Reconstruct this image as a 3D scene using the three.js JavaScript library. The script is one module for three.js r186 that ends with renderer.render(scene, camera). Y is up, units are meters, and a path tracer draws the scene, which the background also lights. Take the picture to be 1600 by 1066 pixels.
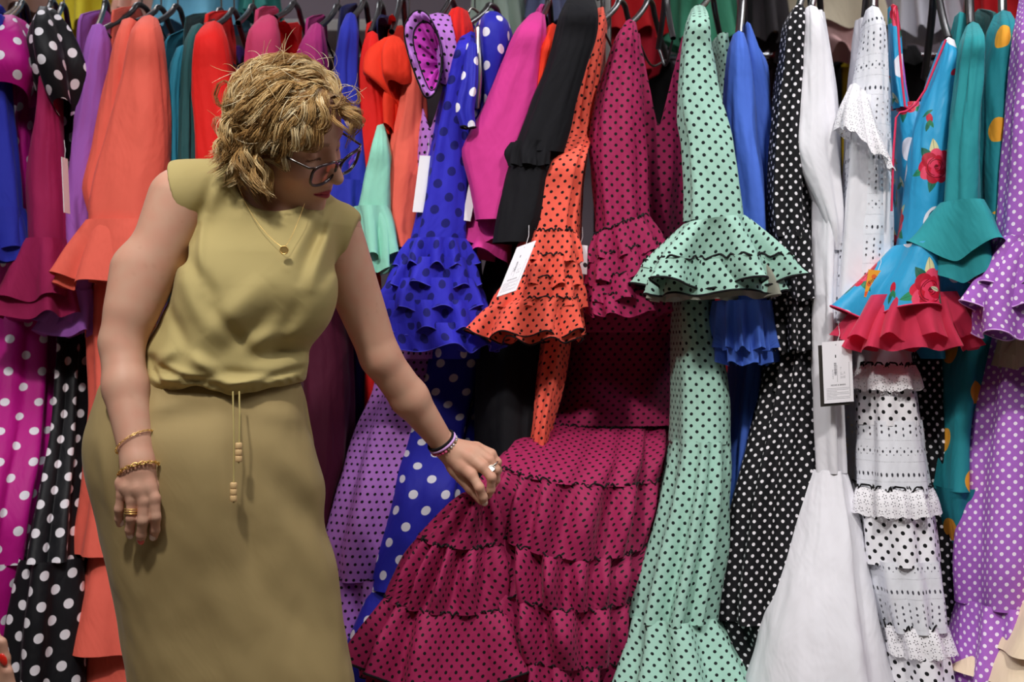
import * as THREE from 'three';
import { mergeGeometries } from 'three/addons/utils/BufferGeometryUtils.js';
import { RoundedBoxGeometry } from 'three/addons/geometries/RoundedBoxGeometry.js';
import { RectAreaLightUniformsLib } from 'three/addons/lights/RectAreaLightUniformsLib.js';
import { createNoise3D } from 'simplex-noise';

// ---------------------------------------------------------------- camera, exposure, lights
const scene = new THREE.Scene();
scene.background = new THREE.Color(0x0b0b0c);
const EYE = 1.13, CZ = 2.8, FPX = 2222, W0 = 1600, H0 = 1066;
const camera = new THREE.PerspectiveCamera(2 * Math.atan(H0 / 2 / FPX) * 180 / Math.PI, W0 / H0, 0.05, 40);
camera.position.set(0, EYE, CZ);
camera.lookAt(0, EYE, 0);
camera.focus = 2.42;
camera.userData.fStop = 4.5;
const renderer = new THREE.WebGLRenderer({ antialias: true });
renderer.toneMapping = THREE.LinearToneMapping;
renderer.toneMappingExposure = 0.92;
renderer.shadowMap.enabled = true;
renderer.shadowMap.type = THREE.PCFSoftShadowMap;
RectAreaLightUniformsLib.init();
const CEIL = 3.0;
const PANEL = { w: 0.6, h: 0.6, power: 8, color: 0xf9faff };          // ceiling panels: place, then brightness
const PANELS = [[-1.7, 0.95], [-0.3, 1.05], [1.1, 0.95], [2.4, 1.0], [-0.5, 2.35], [-1.3, -1.0], [1.2, -1.0]];
const SPOTS = [[-0.75, 1.75, -0.35, 1.0, 0.35, 9], [0.75, 1.7, 0.75, 1.0, 0.05, 9]];   // track spots: x z, aim x y z, candela

// ---------------------------------------------------------------- helpers
const noise3 = (() => { let s = 12345; return createNoise3D(() => { s = (s * 1664525 + 1013904223) >>> 0; return s / 4294967296; }); })();
function rng(seed) { let s = seed >>> 0 || 1; return () => { s |= 0; s = (s + 0x6d2b79f5) | 0; let t = Math.imul(s ^ (s >>> 15), 1 | s); t = (t + Math.imul(t ^ (t >>> 7), 61 | t)) ^ t; return ((t ^ (t >>> 14)) >>> 0) / 4294967296; }; }
const V = (x, y, z) => new THREE.Vector3(x, y, z);
const lerp = THREE.MathUtils.lerp, clamp = THREE.MathUtils.clamp, sstep = (a, b, x) => { const t = clamp((x - a) / (b - a), 0, 1); return t * t * (3 - 2 * t); };
const at = (px, py, z) => { const d = CZ - z; return V((px - W0 / 2) / FPX * d, EYE - (py - H0 / 2) / FPX * d, z); };   // point at depth z seen at a pixel of the frame
const zS = (px) => 0.00019 * (px - 800);            // the plane of the sleeves: the rail runs a little towards the camera on the right
const used = {};
function numbered(name) { const n = used[name] = (used[name] ?? -1) + 1; return n ? name + '_' + String(n).padStart(3, '0') : name; }
function tag(o, label, category, group, kind) { if (label) o.userData.label = label; if (category) o.userData.category = category; if (group) o.userData.group = group; if (kind) o.userData.kind = kind; return o; }
function shade(o) { o.traverse((m) => { if (m.isMesh) { m.castShadow = true; m.receiveShadow = true; } }); return o; }
function mesh(name, geo, mat, parent) { const m = new THREE.Mesh(geo, mat); m.name = name; m.castShadow = m.receiveShadow = true; (parent ?? scene).add(m); return m; }
function thing(name, label, category, group) { const g = new THREE.Group(); g.name = numbered(name); scene.add(g); return tag(g, label, category, group); }
function settle(g, base) {        // geometry was built in world places: move the group's origin to the thing's base
  g.traverse((m) => { if (m.isMesh) m.geometry.translate(-base.x, -base.y, -base.z); });
  g.position.copy(base);
  return g;
}
function sweep(pts, r, sides = 6, closed = false, flat = 1) {          // round bar along points
  const c = new THREE.CatmullRomCurve3(pts, closed, 'centripetal');
  return new THREE.TubeGeometry(c, Math.max(8, pts.length * 4), r, sides, closed);
}
function polyTube(P, r, sides, closed) {                              // cheap tube straight through given points; r number or function(i)
  const n = P.length, pos = [], idx = [], T = V(), A = V(), B = V(), up = V(0.3, 0.9, 0.31);
  for (let i = 0; i < n; i++) {
    const a = P[closed ? (i - 1 + n) % n : Math.max(0, i - 1)], b = P[closed ? (i + 1) % n : Math.min(n - 1, i + 1)];
    T.subVectors(b, a).normalize(); A.crossVectors(T, up); if (A.lengthSq() < 1e-6) A.set(1, 0, 0); A.normalize(); B.crossVectors(T, A);
    const rr = typeof r === 'function' ? r(i / (n - 1)) : r;
    for (let k = 0; k < sides; k++) { const q = k / sides * 6.28318, c = Math.cos(q) * rr, s = Math.sin(q) * rr; pos.push(P[i].x + A.x * c + B.x * s, P[i].y + A.y * c + B.y * s, P[i].z + A.z * c + B.z * s); }
  }
  for (let i = 0; i < (closed ? n : n - 1); i++) for (let k = 0; k < sides; k++) {
    const i2 = (i + 1) % n, k2 = (k + 1) % sides, a = i * sides + k, b = i * sides + k2, c = i2 * sides + k, d = i2 * sides + k2;
    idx.push(a, c, b, b, c, d);
  }
  const g = new THREE.BufferGeometry();
  g.setAttribute('position', new THREE.Float32BufferAttribute(pos, 3)); g.setIndex(idx); g.computeVertexNormals();
  return g;
}

// ---------------------------------------------------------------- materials
const canvas = (w, h) => { const c = document.createElement('canvas'); c.width = w; c.height = h; return c; };
function texOf(c, mx, my, srgb = true) {
  const t = new THREE.CanvasTexture(c); t.wrapS = t.wrapT = THREE.RepeatWrapping; t.repeat.set(1 / mx, 1 / my);
  t.magFilter = THREE.LinearFilter; if (srgb) t.colorSpace = THREE.SRGBColorSpace; return t;
}
const clothBump = (() => {
  const n = 256, d = new Uint8Array(n * n * 4), R = 40;
  for (let y = 0; y < n; y++) for (let x = 0; x < n; x++) {
    const a = x / n * 6.28318, b = y / n * 6.28318;
    let v = 0.6 * noise3(Math.cos(a) * 1.2 + 5, Math.sin(a) * 1.2 + Math.cos(b) * 0.9, Math.sin(b) * 0.9) + 0.35 * noise3(Math.cos(a) * 3, Math.sin(a) * 3 + Math.cos(b) * 2.4, Math.sin(b) * 2.4 + 7);
    v += 0.1 * ((x * 7 + y * 3) % 5 - 2) / 4;
    const k = clamp(128 + v * 70, 0, 255), i = (y * n + x) * 4; d[i] = d[i + 1] = d[i + 2] = k; d[i + 3] = 255;
  }
  const t = new THREE.DataTexture(d, n, n); t.wrapS = t.wrapT = THREE.RepeatWrapping; t.magFilter = t.minFilter = THREE.LinearFilter; t.repeat.set(1 / 0.22, 1 / 0.3); t.needsUpdate = true; return t;
})();
function cloth(name, o = {}) {
  const m = new THREE.MeshPhysicalMaterial({ color: o.color ?? 0xffffff, roughness: o.rough ?? 0.78, side: THREE.DoubleSide, map: o.map ?? null, bumpMap: clothBump, bumpScale: o.bump ?? 0.0022, sheen: o.sheen ?? 0.15, sheenRoughness: 0.6, sheenColor: new THREE.Color(o.sheenColor ?? 0xffffff), specularIntensity: o.spec ?? 0.5 });
  if (o.through) { m.transmission = o.through; m.thickness = 0; }
  m.name = name; return m;
}
function dots(bg, fg, tile, r, o = {}) {          // o.tall: height of the repeat over its width
  const tall = o.tall ?? 1;          // staggered printed dots; tile and radius in metres
  const N = 256, c = canvas(N, N), g = c.getContext('2d'), k = N / tile;
  g.fillStyle = bg; g.fillRect(0, 0, N, N); g.fillStyle = fg;
  const spots = o.spots ?? [[0.25, 0.25], [0.75, 0.75]];
  for (const [x, y] of spots) for (const dx of [-1, 0, 1]) for (const dy of [-1, 0, 1]) { g.beginPath(); g.ellipse((x + dx) * N, (y + dy) * N, r * k, r * k / tall, 0, 0, 7); g.fill(); }
  return texOf(c, tile, tile * tall);
}
const COL = {
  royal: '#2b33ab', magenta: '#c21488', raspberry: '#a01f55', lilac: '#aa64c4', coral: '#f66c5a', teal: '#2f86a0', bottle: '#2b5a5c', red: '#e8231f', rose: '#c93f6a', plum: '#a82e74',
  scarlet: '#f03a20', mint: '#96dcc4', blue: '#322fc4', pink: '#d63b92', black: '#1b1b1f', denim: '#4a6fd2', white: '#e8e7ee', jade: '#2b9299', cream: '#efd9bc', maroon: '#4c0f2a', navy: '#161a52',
};
const M = {};
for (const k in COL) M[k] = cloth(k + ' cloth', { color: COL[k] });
M.black.roughness = 0.85; M.black.sheen = 0.05; M.black.specularIntensity = 0.3; M.white.sheen = 0;
M.magentaDots = cloth('magenta cloth with white dots', { map: dots('#c0148a', '#efeaf3', 0.074, 0.01), rough: 0.55 });
M.blackBigDots = cloth('black cloth with large white dots', { map: dots('#17171b', '#efeaf0', 0.06, 0.01), rough: 0.55 });
M.lilacDots = cloth('lilac cloth with black dots', { map: dots('#bf7cd6', '#14101a', 0.0149, 0.0031, { tall: 2.07 }) });
M.lilacInner = cloth('magenta lining with black dots', { map: dots('#cb3fbe', '#14101a', 0.0149, 0.0031, { tall: 2.07 }) });
M.blueNavyDots = cloth('blue cloth with navy dots', { map: dots('#322fc4', '#1b1b74', 0.05, 0.0088), rough: 0.7 });
M.blueWhiteDots = cloth('blue cloth with white dots', { map: dots('#2a2bb0', '#efecf6', 0.064, 0.0092), rough: 0.6 });
M.coralDots = cloth('coral cloth with black dots', { map: dots('#f56350', '#140f10', 0.0215, 0.003) });
M.burgundyDots = cloth('burgundy cloth with black dots', { map: dots('#9e2254', '#100a0f', 0.0216, 0.0032), rough: 0.7 });
M.mintDots = cloth('mint cloth with black dots', { map: dots('#a0cbbb', '#10181a', 0.0228, 0.0033) });
M.blackSmallDots = cloth('black cloth with small white dots', { map: dots('#141418', '#eeeaf0', 0.0216, 0.0032) });
M.lilacWhiteDots = cloth('lilac cloth with white dots', { map: dots('#ab66c6', '#f2e6f6', 0.0215, 0.0035) });
M.whiteBlackDots = cloth('white cloth with black dots', { map: dots('#f0eff5', '#111114', 0.0248, 0.0038) });
M.jadeOrange = cloth('jade cloth with orange dots', { map: dots('#238590', '#e6a032', 0.17, 0.0225, { spots: [[0.2, 0.3], [0.7, 0.8]] }) });
M.blackTrim = cloth('black thread', { color: '#111013', bump: 0 });
M.blueTrim = cloth('blue thread', { color: '#4a49c8', bump: 0 });
M.lilacTrim = cloth('pale lilac thread', { color: '#d6a8e4', bump: 0 });
M.redTrim = cloth('red piping', { color: '#d8365e', bump: 0 });
M.tulle = cloth('red organza', { color: '#f03e66', through: 0.4, rough: 0.9, bump: 0.001 });
M.netting = cloth('beige netting', { color: '#cdbfa4', through: 0.35, rough: 0.95, bump: 0.001 });
M.greyNet = cloth('grey netting', { color: '#a9a99a', through: 0.3, rough: 0.95 });
// white broderie: real holes cut out of the cloth
M.eyelet = (() => {
  const N = 512, c = canvas(N, N), g = c.getContext('2d'); g.fillStyle = '#fff'; g.fillRect(0, 0, N, N); g.fillStyle = '#000';
  const el = (x, y, a, b) => { g.beginPath(); g.ellipse(x, y, a, b, 0, 0, 7); g.fill(); };
  for (let i = 0; i < 13; i++) el(20 + i * 39.4, 62, 8, 15);
  for (let i = 0; i < 10; i++) { const x = 26 + i * 51.2; if (i % 2) for (const y of [150, 196, 242, 288]) el(x, y, 6.5, 11); else { el(x, 173, 7.5, 12); el(x, 265, 7.5, 12); el(x, 219, 9, 9); } }
  for (let i = 0; i < 40; i++) { const x = 6 + i * 12.8; el(x, 112, 2.4, 2.4); el(x, 326, 2.4, 2.4); el(x, 480, 2.4, 2.4); }
  for (let i = 0; i < 10; i++) { const x = 26 + i * 51.2; el(x, 405, 7, 11); el(x + 25, 380, 3.6, 4.5); el(x + 25, 430, 3.6, 4.5); }
  const t = texOf(c, 0.13, 0.13, false), m = cloth('white broderie', { color: '#e6e8f0', bump: 0.002, sheen: 0 }); m.alphaMap = t; m.alphaTest = 0.5; return m;
})();
M.laceFrill = (() => {
  const N = 256, c = canvas(N, N), g = c.getContext('2d'), R = rng(5); g.fillStyle = '#fff'; g.fillRect(0, 0, N, N); g.fillStyle = '#000';
  for (let i = 0; i < 5; i++) for (let j = 0; j < 5; j++) { const x = 26 + i * 51, y = 26 + j * 51 + (i % 2) * 12; for (let k = 0; k < 5; k++) { g.beginPath(); g.ellipse(x + Math.cos(k * 1.2566) * 14, y + Math.sin(k * 1.2566) * 14, 5, 3.4, k * 1.2566, 0, 7); g.fill(); } }
  const t = texOf(c, 0.07, 0.07, false), m = cloth('white lace', { color: '#efedf2', bump: 0.001, sheen: 0 }); m.alphaMap = t; m.alphaTest = 0.5; return m;
})();
M.floral = (() => {
  const N = 1024, c = canvas(N, N), g = c.getContext('2d'), R = rng(77);
  g.fillStyle = '#2f9fd0'; g.fillRect(0, 0, N, N);
  const wrap = (x, y, f) => { for (const dx of [-N, 0, N]) for (const dy of [-N, 0, N]) { g.save(); g.translate(x + dx, y + dy); f(); g.restore(); } };
  const blob = (col, a, b, q = 0, x = 0, y = 0) => { g.fillStyle = col; g.beginPath(); g.ellipse(x, y, a, b, q, 0, 7); g.fill(); };
  const leaf = (col, len, q) => { g.save(); g.rotate(q); g.fillStyle = col; g.beginPath(); g.moveTo(0, 0); g.quadraticCurveTo(len * 0.5, -len * 0.34, len, 0); g.quadraticCurveTo(len * 0.5, len * 0.34, 0, 0); g.fill(); g.strokeStyle = 'rgba(12,50,40,.6)'; g.lineWidth = 2; g.beginPath(); g.moveTo(0, 0); g.lineTo(len, 0); g.stroke(); g.restore(); };
  const rose = (s) => {
    for (const [q, l, col] of [[2.5, 1.7, '#1f7a55'], [0.3, 1.6, '#2b8f62'], [-1.3, 1.7, '#d9d2a0'], [-0.8, 1.6, '#17604a'], [1.4, 1.6, '#1c6e58'], [-2.2, 1.5, '#cfd6a4']]) leaf(col, s * l, q);
    const Rr = rng(9);
    for (let k = 0; k < 9; k++) { const q = k * 0.698; blob(['#d3203f', '#e84a6a', '#b3142f'][k % 3], s * 0.55, s * 0.42, q, Math.cos(q) * s * 0.55, Math.sin(q) * s * 0.5); }
    for (let k = 0; k < 6; k++) { const q = k * 1.047 + 0.4; blob(['#c4122f', '#e0375a'][k % 2], s * 0.36, s * 0.28, q, Math.cos(q) * s * 0.3, Math.sin(q) * s * 0.28); }
    g.strokeStyle = '#7d0a1e'; g.lineWidth = s * 0.05; for (let k = 0; k < 5; k++) { g.beginPath(); g.arc(Rr() * 6 - 3, Rr() * 6 - 3, s * (0.14 + k * 0.13), k * 1.7, k * 1.7 + 2.6); g.stroke(); }
    blob('#6d0a1a', s * 0.12, s * 0.09);
  };
  const bud = (s, q) => { g.rotate(q); leaf('#1f6a4e', s * 2.2, 1.2); leaf('#2a8a5e', s * 1.8, 1.9); blob('#c01834', s * 0.55, s, 0.2, 0, -s * 0.3); blob('#2c7a50', s * 0.4, s * 0.5, 0, 0, s * 0.6); };
  for (const [x, y, a, b, q] of [[120, 330, 60, 78, 0.2], [640, 130, 95, 45, -0.6], [850, 620, 62, 80, 0], [380, 760, 58, 74, 0.4], [120, 900, 50, 66, -0.3]]) wrap(x, y, () => blob('#e9e6f0', a, b, q));
  for (const [x, y, s] of [[380, 430, 105], [880, 330, 90], [640, 880, 105], [110, 620, 85]]) wrap(x, y, () => rose(s));
  for (const [x, y, s, q] of [[600, 420, 34, 0.3], [330, 120, 34, -0.4], [840, 840, 30, 2], [300, 950, 30, 1], [950, 80, 30, 0.2]]) wrap(x, y, () => bud(s, q));
  for (let k = 0; k < 14; k++) wrap(R() * N, R() * N, () => { leaf(['#cfd0b0', '#2a7c60', '#1b5c78'][k % 3], 50 + R() * 40, R() * 6); });
  return cloth('turquoise floral satin', { map: texOf(c, 0.36, 0.36), rough: 0.42, spec: 0.7 });
})();
M.hanger = new THREE.MeshPhysicalMaterial({ name: 'glossy black plastic', color: 0x2a282b, roughness: 0.3, clearcoat: 0.5, clearcoatRoughness: 0.15 });
M.chrome = new THREE.MeshStandardMaterial({ name: 'chrome', color: 0xd4d6da, metalness: 1, roughness: 0.18 });
M.gold = new THREE.MeshStandardMaterial({ name: 'gold', color: 0xf0c878, metalness: 0.85, roughness: 0.32 });
M.silver = new THREE.MeshStandardMaterial({ name: 'silver', color: 0xcfcac2, metalness: 1, roughness: 0.3 });
M.paper = new THREE.MeshStandardMaterial({ name: 'white card', color: 0xf0eef2, roughness: 0.6, side: THREE.DoubleSide });
// ---------------------------------------------------------------- the shop: floor, walls, ceiling, lamps
const plaster = new THREE.MeshStandardMaterial({ name: 'white paint', color: 0xe6e2dc, roughness: 0.9 });
const mauve = new THREE.MeshStandardMaterial({ name: 'mauve grey paint', color: 0x7d7079, roughness: 0.85 });
const floorMat = new THREE.MeshStandardMaterial({ name: 'beige floor', color: 0x8f8375, roughness: 0.5 });
function slab(name, w, h, d, x, y, z, m) { const o = mesh(name, new THREE.BoxGeometry(w, h, d), m); o.position.set(x, y, z); return tag(o, null, null, null, 'structure'); }
const RX = 3.4, ZB = -1.75, ZF = 5.6, ZM = (ZB + ZF) / 2, ZL = ZF - ZB;
slab('floor', RX * 2 + 0.4, 0.2, ZL + 0.4, 0, -0.1, ZM, floorMat);
slab('ceiling', RX * 2 + 0.4, 0.2, ZL + 0.4, 0, CEIL + 0.1, ZM, plaster);
slab('wall_back', RX * 2 + 0.4, CEIL, 0.2, 0, CEIL / 2, ZB - 0.1, mauve);
const greige = new THREE.MeshStandardMaterial({ name: 'greige paint', color: 0x8f8982, roughness: 0.9 });
slab('wall_front', RX * 2 + 0.4, CEIL, 0.2, 0, CEIL / 2, ZF + 0.1, greige);
slab('wall_left', 0.2, CEIL, ZL, -RX - 0.1, CEIL / 2, ZM, greige);
slab('wall_right', 0.2, CEIL, ZL, RX + 0.1, CEIL / 2, ZM, greige);
// rack: one long rail on uprights
{
  const g = thing('garment_rack', 'long chrome clothes rail on slotted uprights that carries the front row of dresses', 'clothes rack');
  const RY = 1.975, z = (x) => zS(800 + x * 794) - 0.2;
  const a = V(-1.9, RY, z(-1.9)), b = V(1.75, RY, z(1.75));
  mesh('rail', polyTube([a, b], 0.0125, 14), M.chrome, g);
  for (const x of [-1.85, 0.192, 1.7]) {
    const p = [];
    for (const dx of [-0.011, 0.011]) { const q = new RoundedBoxGeometry(0.016, RY + 0.05, 0.03, 2, 0.004); q.translate(x + dx, (RY + 0.05) / 2, z(x) - 0.06); p.push(q); }
    const back = new THREE.BoxGeometry(0.03, RY + 0.04, 0.006); back.translate(x, (RY + 0.04) / 2, z(x) - 0.072); p.push(back.toNonIndexed());
    mesh('upright', mergeGeometries(p.map((q) => (q.index ? q.toNonIndexed() : q))), M.chrome, g);
    const br = new THREE.BoxGeometry(0.02, 0.03, 0.08); br.translate(x, RY - 0.005, z(x) - 0.03); mesh('bracket', br, M.chrome, g);
    const ft = new RoundedBoxGeometry(0.08, 0.03, 0.5, 2, 0.01); ft.translate(x, 0.015, z(x) - 0.06); mesh('foot', ft, M.chrome, g);
  }
  settle(g, V(0, 0, z(0)));
}
// ceiling panels and two track spots; each glows and carries the light it gives
const glow = new THREE.MeshStandardMaterial({ name: 'lit diffuser', color: 0xffffff, emissive: PANEL.color, emissiveIntensity: 1.6, roughness: 0.6 });
const lampWhite = new THREE.MeshStandardMaterial({ name: 'white lamp housing', color: 0xf0f0ee, roughness: 0.5 });
PANELS.forEach(([x, z]) => {
  const g = thing('ceiling_light', 'square white ceiling panel lamp', 'ceiling light', 'square ceiling panel lamps'); g.position.set(x, CEIL, z);
  const f = new THREE.Shape(); f.moveTo(-0.32, -0.32); f.lineTo(0.32, -0.32); f.lineTo(0.32, 0.32); f.lineTo(-0.32, 0.32); const h = new THREE.Path(); h.moveTo(-0.3, -0.3); h.lineTo(-0.3, 0.3); h.lineTo(0.3, 0.3); h.lineTo(0.3, -0.3); f.holes.push(h);
  const fg = new THREE.ExtrudeGeometry(f, { depth: 0.03, bevelEnabled: false }); fg.rotateX(Math.PI / 2); mesh('frame', fg, lampWhite, g);
  const dg = new THREE.BoxGeometry(0.6, 0.006, 0.6); dg.translate(0, -0.016, 0); mesh('diffuser', dg, glow, g);
  const l = new THREE.RectAreaLight(PANEL.color, PANEL.power, PANEL.w, PANEL.h); l.position.set(0, -0.035, 0); l.rotation.x = -Math.PI / 2; g.add(l);
});
SPOTS.forEach(([x, z, ax, ay, az, cd]) => {
  const g = thing('track_spot', 'white cylindrical spotlight aimed at the dresses', 'spotlight', 'track spotlights over the dresses'); g.position.set(x, CEIL, z);
  const dir = V(ax - x, ay - CEIL + 0.2, az - z).normalize(), q = new THREE.Quaternion().setFromUnitVectors(V(0, -1, 0), dir);
  const stem = new THREE.CylinderGeometry(0.012, 0.012, 0.14, 10); stem.translate(0, -0.07, 0); mesh('stem', stem, lampWhite, g);
  const can = new THREE.LatheGeometry([[0, 0.08], [0.04, 0.08], [0.05, 0.06], [0.05, -0.09], [0.045, -0.09], [0.045, -0.06]].map(([r, y]) => new THREE.Vector2(r, y)), 24); can.applyQuaternion(q); can.translate(0, -0.2, 0); mesh('housing', can, lampWhite, g);
  const bulb = new THREE.CylinderGeometry(0.043, 0.043, 0.008, 24); bulb.translate(0, -0.065, 0); bulb.applyQuaternion(q); bulb.translate(0, -0.2, 0); mesh('bulb', bulb, glow, g);
  const l = new THREE.SpotLight(0xfffaf4, cd, 0, 0.62, 0.7, 2); l.position.copy(dir.clone().multiplyScalar(0.1).add(V(0, -0.2, 0))); l.castShadow = true; l.shadow.radius = 4.0; l.shadow.mapSize.set(2048, 2048); l.shadow.bias = -0.0006;
  g.add(l); l.target.position.set(ax - x, ay - CEIL, az - z); g.add(l.target);
});
// ---------------------------------------------------------------- garments: lofted cloth tubes with folds
// A row is [xl, yl, xr, yr, zo, dz, sag, tilt]: the two sides of the cloth in frame pixels, its depth from the sleeve plane (zo, metres), half its thickness (dz), how far its middle hangs (px) and how much nearer its left side is.
// A short row is [y, xl, xr, zo?, dz?].
function fullRow(r, z0, dz0) {
  if (!(Math.abs(r[3]) > 3)) return [r[1], r[0], r[2], r[0], r[3] ?? z0, r[4] ?? dz0, 0, 0];
  return [r[0], r[1], r[2], r[3], r[4] ?? z0, r[5] ?? dz0, r[6] ?? 0, r[7] ?? 0];
}
let seedCount = 1;
function loft(rows, o = {}) {
  const z0 = o.z ?? 0, dz0 = o.dz ?? 0.04, N = o.n ?? 72, rs = rows.map((r) => fullRow(r, z0, dz0)), K = rs.length;
  const S = [0]; for (let i = 1; i < K; i++) S.push(S[i - 1] + Math.max(4, Math.hypot((rs[i][1] + rs[i][3] - rs[i - 1][1] - rs[i - 1][3]) / 2, (rs[i][0] + rs[i][2] - rs[i - 1][0] - rs[i - 1][2]) / 4)));
  const total = S[K - 1], Mr = o.m ?? Math.max(10, Math.round(total / (o.step ?? 11)));
  const tan = rs.map((_, i) => { const a = Math.max(0, i - 1), b = Math.min(K - 1, i + 1); return rs[i].map((__, j) => (rs[b][j] - rs[a][j]) / Math.max(1e-6, S[b] - S[a])); });
  const row = (s) => {
    let i = 0; while (i < K - 2 && s > S[i + 1]) i++;
    const h = S[i + 1] - S[i], t = (s - S[i]) / h, t2 = t * t, t3 = t2 * t;
    return rs[i].map((v, j) => (2 * t3 - 3 * t2 + 1) * v + (t3 - 2 * t2 + t) * h * tan[i][j] + (3 * t2 - 2 * t3) * rs[i + 1][j] + (t3 - t2) * h * tan[i + 1][j]);
  };
  const R = rng((o.seed ?? seedCount++) * 7919 + 13), f = { n: 6, a0: 0.001, a1: 0.004, p: 1, warp: 0.7, ...(o.fold ?? {}) };
  const ph = [R() * 6.28, R() * 6.28, R() * 6.28, R() * 6.28], wr = o.wr ?? 0.003, off = R() * 50, frill = o.frill ?? 0, e = o.e ?? 0.9;
  const foldAt = (q, t) => { const w = q * f.n + ph[0] + f.warp * Math.sin(2 * q + ph[1]) + f.warp * 0.7 * Math.sin(3 * q + ph[2]) + (f.drift ?? 0.25) * t; const c = Math.cos(w); return (f.sharp ? Math.sign(c) * Math.pow(Math.abs(c), f.sharp) : c) * (0.75 + 0.25 * Math.cos(3 * q + ph[3])); };
  const P = [], U = [], cosS = [], sinS = [];
  for (let i = 0; i <= N; i++) { const q = -Math.PI / 2 + i / N * 2 * Math.PI, c = Math.cos(q), s = Math.sin(q); cosS.push(Math.sign(c) * Math.pow(Math.abs(c), e)); sinS.push(Math.sign(s) * Math.pow(Math.abs(s), e)); }
  const zbase = (r) => (o.abs ? 0 : zS((r[0] + r[2]) / 2)) + r[4];
  for (let k = 0; k <= Mr; k++) {
    const t = k / Mr, r = row(t * total), zc = zbase(r), L = at(r[0], r[1], zc), Rr = at(r[2], r[3], zc), hx = (Rr.x - L.x) / 2, hy = (Rr.y - L.y) / 2, cx = (L.x + Rr.x) / 2, cy = (L.y + Rr.y) / 2, hw = Math.hypot(hx, hy), dz = Math.max(0.002, r[5]);
    const sag = r[6] / FPX * (CZ - zc), amp = f.am ? lerp(f.a0, f.a1, t) + (f.am - (f.a0 + f.a1) / 2) * Math.sin(Math.PI * Math.pow(t, 0.8)) : lerp(f.a0, f.a1, Math.pow(t, f.p)), fr = frill * Math.pow(t, 2.5), line = [], free = [];
    for (let i = 0; i <= N; i++) {
      const q = -Math.PI / 2 + i / N * 2 * Math.PI, c = cosS[i], s = sinS[i], ux = Math.cos(q) * dz, uz = Math.sin(q) * Math.abs(hw), ul = Math.hypot(ux, uz) || 1;
      const qq = i === N ? -Math.PI / 2 : q;
      let d = amp * foldAt(qq, t); if (fr) d += fr * Math.cos(qq * f.n * 2.3 + ph[2] + 1.3 * Math.sin(qq * 3 + ph[1]));
      const nx = ux / ul, nz = uz / ul, edge = Math.sin(Math.PI * clamp(t * 1.15, 0, 1)) * 0.6 + 0.4;
      if (wr) d += wr * edge * (noise3(Math.cos(qq) * 1.6 + off, t * total * 0.006 + off, Math.sin(qq) * 1.6) + 0.45 * noise3(Math.cos(qq) * 3.6 + off, t * total * 0.014, Math.sin(qq) * 3.6 + off));
      if (o.extra) d += o.extra(cx + hx * c, cy + hy * c, s);
      let x = cx + hx * c + nx * d, y = cy + hy * c - sag * (1 - c * c) + (o.wave ?? 0) * amp * foldAt(qq, t) * Math.pow(t, 2), z = zc + dz * s + nz * d + r[7] * (-c);
      if (o.scallop) y -= o.scallop * Math.pow(t, 8) * Math.abs(Math.sin(qq * f.n * 1.5));
      free.push(V(x, y, z));
      if (o.neck) { const yl = o.neck(x / (CZ - z) * FPX + W0 / 2, z); const ym = EYE - (yl - H0 / 2) / FPX * (CZ - z); if (y > ym) y = ym; }
      line.push(V(x, y, z));
    }
    P.push(line); U.push(free);
  }
  // texture coordinates in metres, measured along the cloth
  const pos = [], uv = [], idx = [], lens = U.map((l) => { const a = [0]; for (let i = 1; i <= N; i++) a.push(a[i - 1] + l[i].distanceTo(l[i - 1])); return a; });
  const Lmax = Math.max(...lens.map((a) => a[N])), gth = o.gather ?? 0; let vdown = new Array(N + 1).fill(0);
  const [u0, v0] = o.uv0 ?? [R(), R()];
  for (let k = 0; k <= Mr; k++) {
    const a = lens[k], Lr = lerp(a[N], Lmax, gth); if (k) for (let i = 0; i <= N; i++) vdown[i] += lerp(U[k][i].distanceTo(U[k - 1][i]), U[k][N >> 1].distanceTo(U[k - 1][N >> 1]), 0.6);
    for (let i = 0; i <= N; i++) { pos.push(P[k][i].x, P[k][i].y, P[k][i].z); uv.push((a[i] / a[N] - 0.5) * Lr + u0, -vdown[i] + v0); }
  }
  for (let k = 0; k < Mr; k++) for (let i = 0; i < N; i++) {
    if (o.front && (i < o.front[0] * N || i >= o.front[1] * N)) continue;
    const a = k * (N + 1) + i, b = a + 1, c = a + N + 1, d = c + 1; idx.push(a, c, b, b, c, d);
  }
  if (o.cap) {                                      // close the top
    const n0 = pos.length / 3, c = V(); for (let i = 0; i < N; i++) c.add(P[0][i]); c.multiplyScalar(1 / N); pos.push(c.x, c.y + (o.capUp ?? 0.008), c.z); uv.push(u0, v0 + 0.01); for (let i = 0; i < N; i++) idx.push(n0, i, i + 1);
  }
  const g = new THREE.BufferGeometry(); g.setAttribute('position', new THREE.Float32BufferAttribute(pos, 3)); g.setAttribute('uv', new THREE.Float32BufferAttribute(uv, 2)); g.setIndex(idx); g.computeVertexNormals();
  const nn = g.attributes.normal; for (let k = 0; k <= Mr; k++) { const a = k * (N + 1), b = a + N, v = V(nn.getX(a) + nn.getX(b), nn.getY(a) + nn.getY(b), nn.getZ(a) + nn.getZ(b)).normalize(); nn.setXYZ(a, v.x, v.y, v.z); nn.setXYZ(b, v.x, v.y, v.z); }
  g.userData = { top: P[0], hem: P[Mr] };
  return g;
}
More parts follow.
